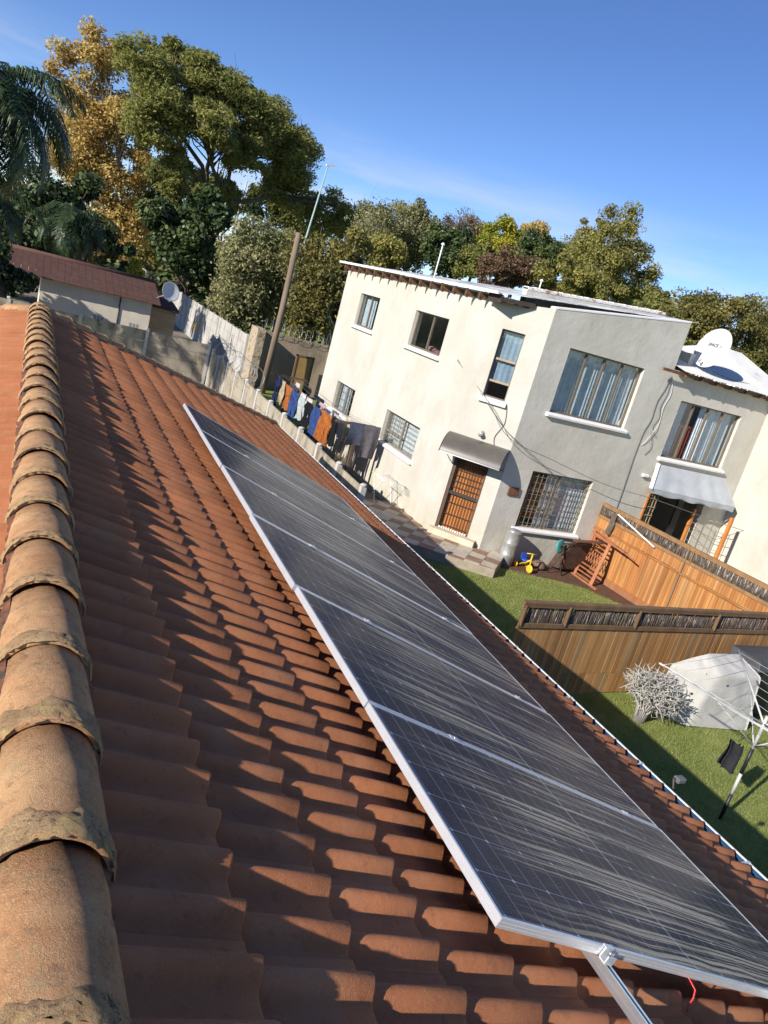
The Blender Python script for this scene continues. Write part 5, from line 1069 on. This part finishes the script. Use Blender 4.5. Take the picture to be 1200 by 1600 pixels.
m_bark = mat('grey brown bark', (.13, .10, .075), .95, .3, 5, .6, 18, .02, stretch=(1, 1, .3)); m_pale = mat('pale bark', (.38, .33, .26), .9, .25, 4, .4, 18, .02, stretch=(1, 1, .3))
def leaf_mesh(name, C, size, rg, tint, flat=0, elong=1.6, droop=0, outs=None):
    n = len(C); a = rg.normal(0, 1, (n, 3)); a[:, 2] = a[:, 2] * (1 - flat) - droop; a /= np.linalg.norm(a, axis=1)[:, None] + 1e-9
    if outs is not None:                       # leaves turn their faces outwards and up, to the light
        nn = outs * .35 + np.array([0, 0, .25]) + rg.normal(0, .6, (n, 3)); nn /= np.linalg.norm(nn, axis=1)[:, None] + 1e-9; a = a - nn * (a * nn).sum(1)[:, None]; a /= np.linalg.norm(a, axis=1)[:, None] + 1e-9
    b = np.cross(a, nn if outs is not None else rg.normal(0, 1, (n, 3))); b /= np.linalg.norm(b, axis=1)[:, None] + 1e-9
    s = size * rg.uniform(.6, 1.4, n)[:, None]; a = a * s * elong * .5; b = b * s * .5
    V = np.stack([C - a, C + b - a * .1, C + a, C - b - a * .1], 1).reshape(-1, 3).astype(np.float32)
    me = bpy.data.meshes.new(name); me.vertices.add(4 * n); me.vertices.foreach_set('co', V.ravel()); me.loops.add(4 * n); me.loops.foreach_set('vertex_index', np.arange(4 * n, dtype=np.int32))
    me.polygons.add(n); me.polygons.foreach_set('loop_start', np.arange(0, 4 * n, 4, dtype=np.int32)); me.polygons.foreach_set('loop_total', np.full(n, 4, dtype=np.int32))
    at_ = me.attributes.new('tint', 'FLOAT', 'POINT'); at_.data.foreach_set('value', np.repeat(np.clip(tint, 0, 1), 4).astype(np.float32)); me.update(); me.validate(); return me
TN = [0]
def tree(name, label, blobs, Y, mat_key, n_leaf, size, base, bark=None, group=None, clumps=26, flat=0, cr=.30, droop=0, sparse=0, limbs=14, cat='tree', trunk_r=.2, elong=1.6, hang=0, lean=(0, 0), tint=(.5, .2), vsq=.8):
    "blobs: (px, py, rx, ry) lobes of the crown as they show in the photo, at depth Y; the crown is filled with leaf clumps in depth too"
    TN[0] += 1; rg = np.random.default_rng(100 + TN[0]); bs = []
    for (x, y, rx, ry, *dy) in blobs:
        Yb = Y + (dy[0] if dy else 0); c = at(x, y, Yb); k = proj(c)[2] / FPX; bs.append((np.array(c), rx * k, ry * k))
    vol = np.array([b[1] * b[1] * b[2] for b in bs]); vol /= vol.sum(); cl = []
    for i in range(clumps):
        b = bs[rg.choice(len(bs), p=vol)]; v = rg.normal(0, 1, 3); v /= np.linalg.norm(v); r_ = rg.uniform(.15, 1) ** .42 * (1 - cr * .55)
        cl.append((b[0] + v * r_ * np.array([b[1], b[1], b[2]]), cr * min(b[1], b[2]) * rg.uniform(.7, 1.35), rg.normal(0, tint[1])))
    C = []; T = []; OUT = []; per = n_leaf // clumps
    for c, r_, tt in cl:
        v = rg.normal(0, 1, (per, 3)); v /= np.linalg.norm(v, axis=1)[:, None]; v *= (rg.uniform(0, 1, per) ** .5)[:, None] * r_ * (1.25); v[:, 2] *= vsq
        if hang: v[:, 2] -= rg.exponential(hang, per) * (rg.random(per) < .5)
        C.append(c + v); OUT.append(v / (np.linalg.norm(v, axis=1)[:, None] + 1e-9)); T.append(tint[0] + tt + rg.normal(0, .16, per))
    C = np.concatenate(C); T = np.concatenate(T); OUT = np.concatenate(OUT)
    e = tag(empty(name, base), label, cat, group)
    me = leaf_mesh('crown', C, size, rg, T, flat, elong, droop, OUT); me.materials.append(LM[mat_key]); mobj('crown', me, e)
    tb = MB(); base = Vector(base); ctr = Vector(sum(b[0] * w for b, w in zip(bs, vol))); low = min(b[0][2] - b[2] * .6 for b in bs); fk = Vector((base.x * .6 + ctr.x * .4 + lean[0], base.y * .6 + ctr.y * .4, max(low, base.z + .3)))
    tb.tube([base, base.lerp(fk, .5) + Vector((lean[0] * .3, 0, 0)), fk], [trunk_r * 1.25, trunk_r, trunk_r * .85], 8)
    pts = np.array([c[0] for c in cl]); K = max(3, min(7, len(cl) // 8)); cen = pts[rg.choice(len(pts), K, replace=False)]
    for _ in range(5):
        lab = np.argmin(((pts[:, None] - cen[None]) ** 2).sum(2), 1); cen = np.array([pts[lab == q].mean(0) if (lab == q).any() else cen[q] for q in range(K)])
    for q in range(K):
        a = fk.lerp(Vector(cen[q]), .72); w_ = (a - fk).length; k1 = fk.lerp(a, .35) + Vector((rg.normal(0, .1) * w_, rg.normal(0, .1) * w_, w_ * .06)); k2 = fk.lerp(a, .7) + Vector((rg.normal(0, .07) * w_, rg.normal(0, .07) * w_, w_ * .08))
        main = [fk - Vector((0, 0, trunk_r * .4)), k1, k2, a]; tb.tube(main, [trunk_r * .62, trunk_r * .48, trunk_r * .36, trunk_r * .22], 7)
        mem = [i for i in range(len(cl)) if lab[i] == q]
        for i in mem[:max(3, limbs)]:
            g_ = Vector(cl[i][0]); t_ = rg.uniform(.45, 1); s0 = main[2].lerp(main[3], t_) if rg.random() < .7 else main[1].lerp(main[2], t_); l_ = (g_ - s0).length
            m1 = s0.lerp(g_, .5) + Vector((rg.normal(0, .09) * l_, rg.normal(0, .09) * l_, rg.normal(.04, .07) * l_)); tb.tube([s0, m1, g_], [trunk_r * .2, trunk_r * .13, trunk_r * .05], 5, False)
            for k in range(3):
                d = Vector(rg.normal(0, 1, 3)) * cl[i][1] * .9; tb.tube([m1.lerp(g_, .5), g_ + d * .4 + Vector((0, 0, .03)), g_ + d * .8], [trunk_r * .08, trunk_r * .05, trunk_r * .02 + .004], 4, False)
    tb.build('trunk', bark or m_bark, e, fix=False); return e
# golden tree and the wide feathery tree
tree('autumn_tree', 'tall golden autumn tree with pale trunk at the top left', [(110, 110, 35, 55), (150, 82, 42, 42), (195, 75, 30, 35), (130, 180, 50, 60), (180, 170, 45, 60), (115, 250, 45, 50), (165, 270, 45, 60), (210, 260, 25, 60), (150, 350, 48, 55), (195, 350, 38, 60)], 74, 'gold', 50000, .17, (9.0, 74, 0), m_pale, clumps=170, cr=.42, limbs=24, trunk_r=.2, tint=(.5, .16))
tree('spreading_tree', 'huge spreading feathery green tree above the lane wall', [(225, 95, 52, 46, -2), (290, 108, 62, 48), (355, 148, 62, 44), (410, 185, 58, 44, 1), (455, 235, 48, 48, 2), (245, 180, 48, 55, -3), (320, 190, 66, 42, -3), (390, 240, 56, 36), (265, 262, 40, 46, -2), (450, 290, 48, 40, 3), (510, 330, 45, 45, 5), (540, 352, 30, 30, 6), (345, 300, 50, 26, 2)], 64, 'green', 130000, .10, (10.9, 66, 0), m_bark, clumps=420, cr=.36, limbs=40, trunk_r=.36, flat=.4, elong=3.2, tint=(.58, .18), vsq=.45, hang=.18)
tree('fig_tree', 'dark dense broadleaved tree under the spreading tree', [(290, 380, 55, 55), (265, 430, 50, 45), (330, 335, 45, 40), (320, 440, 40, 50), (385, 325, 35, 25), (250, 350, 35, 45)], 60, 'dark', 34000, .24, (11.2, 61, 0), clumps=50, cr=.36, tint=(.45, .2))
tree('weeping_tree', 'olive weeping tree left of the utility pole', [(395, 400, 62, 62), (375, 465, 55, 60), (430, 380, 40, 45), (440, 450, 40, 60)], 49, 'grey', 36000, .115, (14.0, 49, 0), clumps=70, cr=.34, hang=.8, elong=2.2, limbs=22, tint=(.5, .17))
tree('weeping_tree', 'olive weeping tree with bare twigs between the utility pole and the house', [(500, 410, 55, 55), (490, 475, 45, 50), (540, 450, 35, 60), (470, 510, 40, 25), (545, 385, 40, 35)], 44, 'bush', 28000, .105, (17.5, 44, 0), m_pale, clumps=60, cr=.34, hang=.6, elong=2.2, limbs=40, tint=(.5, .17))
tree('small_shrub', 'small light green shrub over the far end of the lane wall', [(212, 418, 14, 14)], 47, 'lime', 900, .16, (7.4, 47, .4), clumps=10, cr=.45, cat='shrub', trunk_r=.05, limbs=4)
# dark undergrowth behind the outbuilding
tree('hedge_tree', 'dark shady tree behind the red roofed outbuilding', [(60, 355, 70, 50), (120, 360, 60, 45), (20, 400, 60, 60), (190, 395, 40, 35), (70, 305, 50, 40), (130, 310, 40, 40)], 52, 'dark', 16000, .2, (3.0, 50, 0), clumps=80, cr=.36, tint=(.3, .15))
tree('back_tree', 'green leafy tree filling the gap below the spreading crown', [(250, 290, 45, 45), (330, 300, 60, 35), (420, 320, 60, 35), (480, 350, 60, 35), (230, 330, 40, 50)], 78, 'green', 28000, .18, (16, 78, 0), clumps=90, cr=.36, tint=(.3, .16))
tree('thicket', 'dark thicket added in place of the shade below the palms at the left edge', [(15, 432, 45, 26), (-40, 400, 50, 50), (45, 440, 20, 18)], 36, 'dark', 12000, .13, (-.6, 36, 0), clumps=60, cr=.36, tint=(.25, .15), cat='shrub')  # dark leaves added to stand in for the shade under the palms
# the row behind the two-storey house
row = [('bare_tree', 'thin half bare tree just right of the spreading tree', [(590, 365, 38, 40), (570, 395, 30, 40), (610, 345, 22, 25)], 58, 'grey', 3600, .15, dict(clumps=34, limbs=34, bark=m_pale, cr=.34)),
       ('garden_tree', 'grey green open tree behind the left end of the corrugated roof', [(648, 372, 40, 42), (655, 345, 24, 26), (630, 405, 34, 30)], 60, 'grey', 6500, .18, dict(clumps=40, limbs=26)),
       ('garden_tree', 'yellowing low tree behind the corrugated roof eave', [(600, 400, 32, 30)], 52, 'olive', 4000, .17, dict(clumps=24)),
       ('reddish_tree', 'reddish almost bare tree top behind the corrugated roof', [(716, 372, 34, 32), (735, 395, 24, 28)], 72, 'rust', 4500, .17, dict(clumps=34, limbs=30, bark=m_pale)),
       ('garden_tree', 'dark green rounded tree behind the first roof vent pipe', [(706, 402, 36, 34), (680, 385, 22, 26)], 56, 'dark', 5500, .24, dict(clumps=34)),
       ('garden_tree', 'mid green low tree beside the dark rounded tree', [(740, 415, 30, 28), (752, 402, 22, 22)], 54, 'green', 4000, .2, dict(clumps=24)),
       ('lime_tree', 'bright yellow green conical tree behind the roof', [(785, 372, 26, 28), (775, 395, 32, 28), (800, 362, 18, 18)], 66, 'lime', 6500, .2, dict(clumps=40, tint=(.4, .2))),
       ('lime_tree', 'golden tree top beside the bright yellow green tree', [(828, 368, 26, 18), (812, 382, 18, 16)], 74, 'gold', 3000, .2, dict(clumps=20, tint=(.7, .12))),
       ('garden_tree', 'dense dark green round tree above the parapet', [(842, 398, 36, 28), (862, 412, 30, 24), (822, 415, 24, 20)], 62, 'dark', 6500, .24, dict(clumps=36, tint=(.55, .15))),
       ('rust_tree', 'rust brown leafed tree right behind the corrugated roof', [(790, 425, 40, 26), (820, 435, 34, 22), (770, 440, 24, 18)], 50, 'rust', 6500, .17, dict(clumps=36, limbs=24, tint=(.45, .2))),
       ('poplar_tree', 'tall poplar with silvery tops above the parapet', [(962, 378, 36, 50), (985, 350, 16, 28), (945, 360, 16, 30), (930, 425, 55, 42), (990, 430, 38, 45), (1000, 465, 40, 30)], 56, 'olive', 16000, .19, dict(clumps=100, tint=(.42, .17), cr=.3)),
       ('garden_tree', 'slim open tree left of the tall poplar', [(928, 362, 20, 14), (915, 385, 26, 22), (905, 410, 30, 28)], 60, 'grey', 4500, .18, dict(clumps=32)),
       ('garden_tree', 'leafy tree behind the brick edged parapet', [(880, 440, 44, 30), (915, 460, 40, 30), (950, 470, 40, 24)], 47, 'olive', 9000, .18, dict(clumps=44, tint=(.4, .16))),
       ('broad_tree', 'broad brown green tree at the right behind the satellite dish', [(1110, 505, 70, 45), (1175, 525, 60, 55), (1070, 500, 45, 36), (1060, 545, 60, 40), (1180, 590, 50, 45), (1120, 560, 60, 40), (1230, 540, 60, 60)], 40, 'bush', 26000, .18, dict(clumps=130, tint=(.45, .16), cr=.28)),
       ('garden_tree', 'green tree between the poplar and the broad tree', [(1030, 478, 26, 18), (1010, 500, 30, 22)], 48, 'green', 4000, .2, dict(clumps=24))]
row += [('filler_tree', 'grey green soft tree filling the skyline left of the first vent pipe', [(575, 365, 36, 34), (615, 360, 34, 34), (650, 385, 36, 30), (600, 395, 50, 30)], 76, 'grey', 7000, .22, dict(clumps=50, limbs=20)),
        ('filler_tree', 'soft olive tree filling the skyline behind the two vent pipes', [(700, 385, 40, 30), (745, 388, 36, 30), (780, 405, 40, 28), (830, 400, 44, 26), (880, 405, 40, 28)], 82, 'olive', 9000, .24, dict(clumps=60, limbs=20)),
        ('filler_tree', 'soft olive tree low behind the brick edged parapet', [(860, 450, 50, 26), (910, 440, 44, 28), (1000, 480, 50, 26), (1040, 500, 40, 24)], 70, 'olive', 8000, .22, dict(clumps=50, limbs=16))]
for nm, lab, bl, Y, mk, n, s, kw in row:
    c = at(bl[0][0], bl[0][1], Y); kw['clumps'] = int(kw['clumps'] * 1.6); tree(nm, lab, [(x, y - 6, rx * 1.18, ry * 1.2) for x, y, rx, ry in bl], Y, mk, int(n * 2.2), s * .68, (c.x, Y, 0), group='trees beyond the two storey house', trunk_r=.14, **kw)
# the distant belt of trees that closes the horizon
rg = np.random.default_rng(5); C = []; T = []
for i in range(230):
    x = rg.uniform(-40, 130); y = 92 + rg.uniform(0, 26); h = rg.uniform(4.5, 8.5); r_ = rg.uniform(2.0, 3.6); t0 = rg.normal(.45, .18); k = 150
    v = rg.normal(0, 1, (k, 3)); v /= np.linalg.norm(v, axis=1)[:, None]; v *= (rg.uniform(0, 1, k) ** .4)[:, None] * r_; C.append(np.array([x, y, h * .55]) + v * [1, 1, h * .5 / r_]); T.append(t0 + rg.normal(0, .15, k))
me = leaf_mesh('far_wood', np.concatenate(C), .55, rg, np.concatenate(T)); me.materials.append(LM['bush']); tag(mobj('far_wood', me), 'distant belt of trees closing the horizon', 'trees', kind='stuff')
# thin dark cypress tips, like the one standing up behind the lime tree
cp_ = at(822, 372, 84); tree('cypress_tree', 'thin dark cypress tip sticking up beside the golden tree top', [(824, 362, 5, 14), (821, 380, 7, 16)], 84, 'dark', 1200, .2, (cp_.x, 84, 0), group='trees beyond the two storey house', clumps=14, trunk_r=.1, limbs=4)
# ---------------------------------------------------------------- palms at the left edge
def palm(label, crown, base, n, L_, seed, up0=.9):
    rg = np.random.default_rng(seed); e = tag(empty('palm_tree', base), label, 'palm', 'palms at the left edge'); crown = Vector(crown)
    tb = MB(); tb.tube([base, Vector(base).lerp(crown, .5) + Vector((.1, 0, 0)), crown], [.26, .2, .17], 10); tb.build('trunk', m_bark, e)
    for i in range(n):
        az = i * 2.399 + rg.uniform(-.2, .2); el = up0 - 1.55 * (i / n) + rg.uniform(-.12, .12); l_ = L_ * rg.uniform(.85, 1.1); pts = []; p = crown.copy(); e_ = el
        for k in range(13):
            pts.append(p.copy()); d = Vector((math.cos(az) * math.cos(e_), math.sin(az) * math.cos(e_), math.sin(e_))); p = p + d * l_ / 12; e_ -= .16
        b = MB(); b.tube(pts, [.03 * (1 - k / 13.5) + .004 for k in range(13)], 4, False); fo = None
        V = []; F = []; T = []
        for k in range(1, 12):
            for q in range(5):
                t_ = k + q / 5; i0 = int(t_); o = pts[i0].lerp(pts[min(i0 + 1, 12)], t_ - i0); tg = (pts[min(i0 + 1, 12)] - pts[i0 - 1]).normalized(); sd_ = tg.cross(Vector((0, 0, 1))).normalized()
                for s_ in (-1, 1):
                    ll = (.62 * math.sin(math.pi * (t_ + 1) / 14) + .12) * rg.uniform(.8, 1.15) * L_ / 3.2; d = (sd_ * s_ * .75 + tg * .5 + Vector((0, 0, rg.uniform(-.5, .15)))).normalized(); m_ = o + d * ll * .55; t2 = m_ + (d * .6 + Vector((0, 0, -.75))).normalized() * ll * .55; w_ = tg * .022
                    bb = len(V); V += [o - w_, o + w_, m_ + w_ * 1.1, m_ - w_ * 1.1, t2]; F += [(bb, bb + 1, bb + 2, bb + 3), (bb + 3, bb + 2, bb + 4)]; T.append(rg.normal(.5, .22))
        me = bpy.data.meshes.new('frond'); bv = len(V); me.from_pydata([tuple(v) for v in V] + [tuple(v) for v in b.v], [], F + [tuple(j + bv for j in f) for f in b.f])
        at_ = me.attributes.new('tint', 'FLOAT', 'POINT'); at_.data.foreach_set('value', np.clip(np.concatenate([np.repeat(T, 5), np.full(len(b.v), .5)]), 0, 1).astype(np.float32)); me.materials.append(LM['palm']); mobj('frond', me, e)
palm('big dark palm leaning in at the left edge', at(-28, 135, 26), (-3.2, 26, 0), 50, 3.5, 1)
palm('lower dark palm in front of the golden tree', at(115, 335, 46), (3.0, 46, 0), 30, 3.0, 2, .7)
palm('shaded palm low at the left edge behind the ridge', at(-30, 300, 30), (-3.4, 30, 0), 26, 2.6, 3, .6)
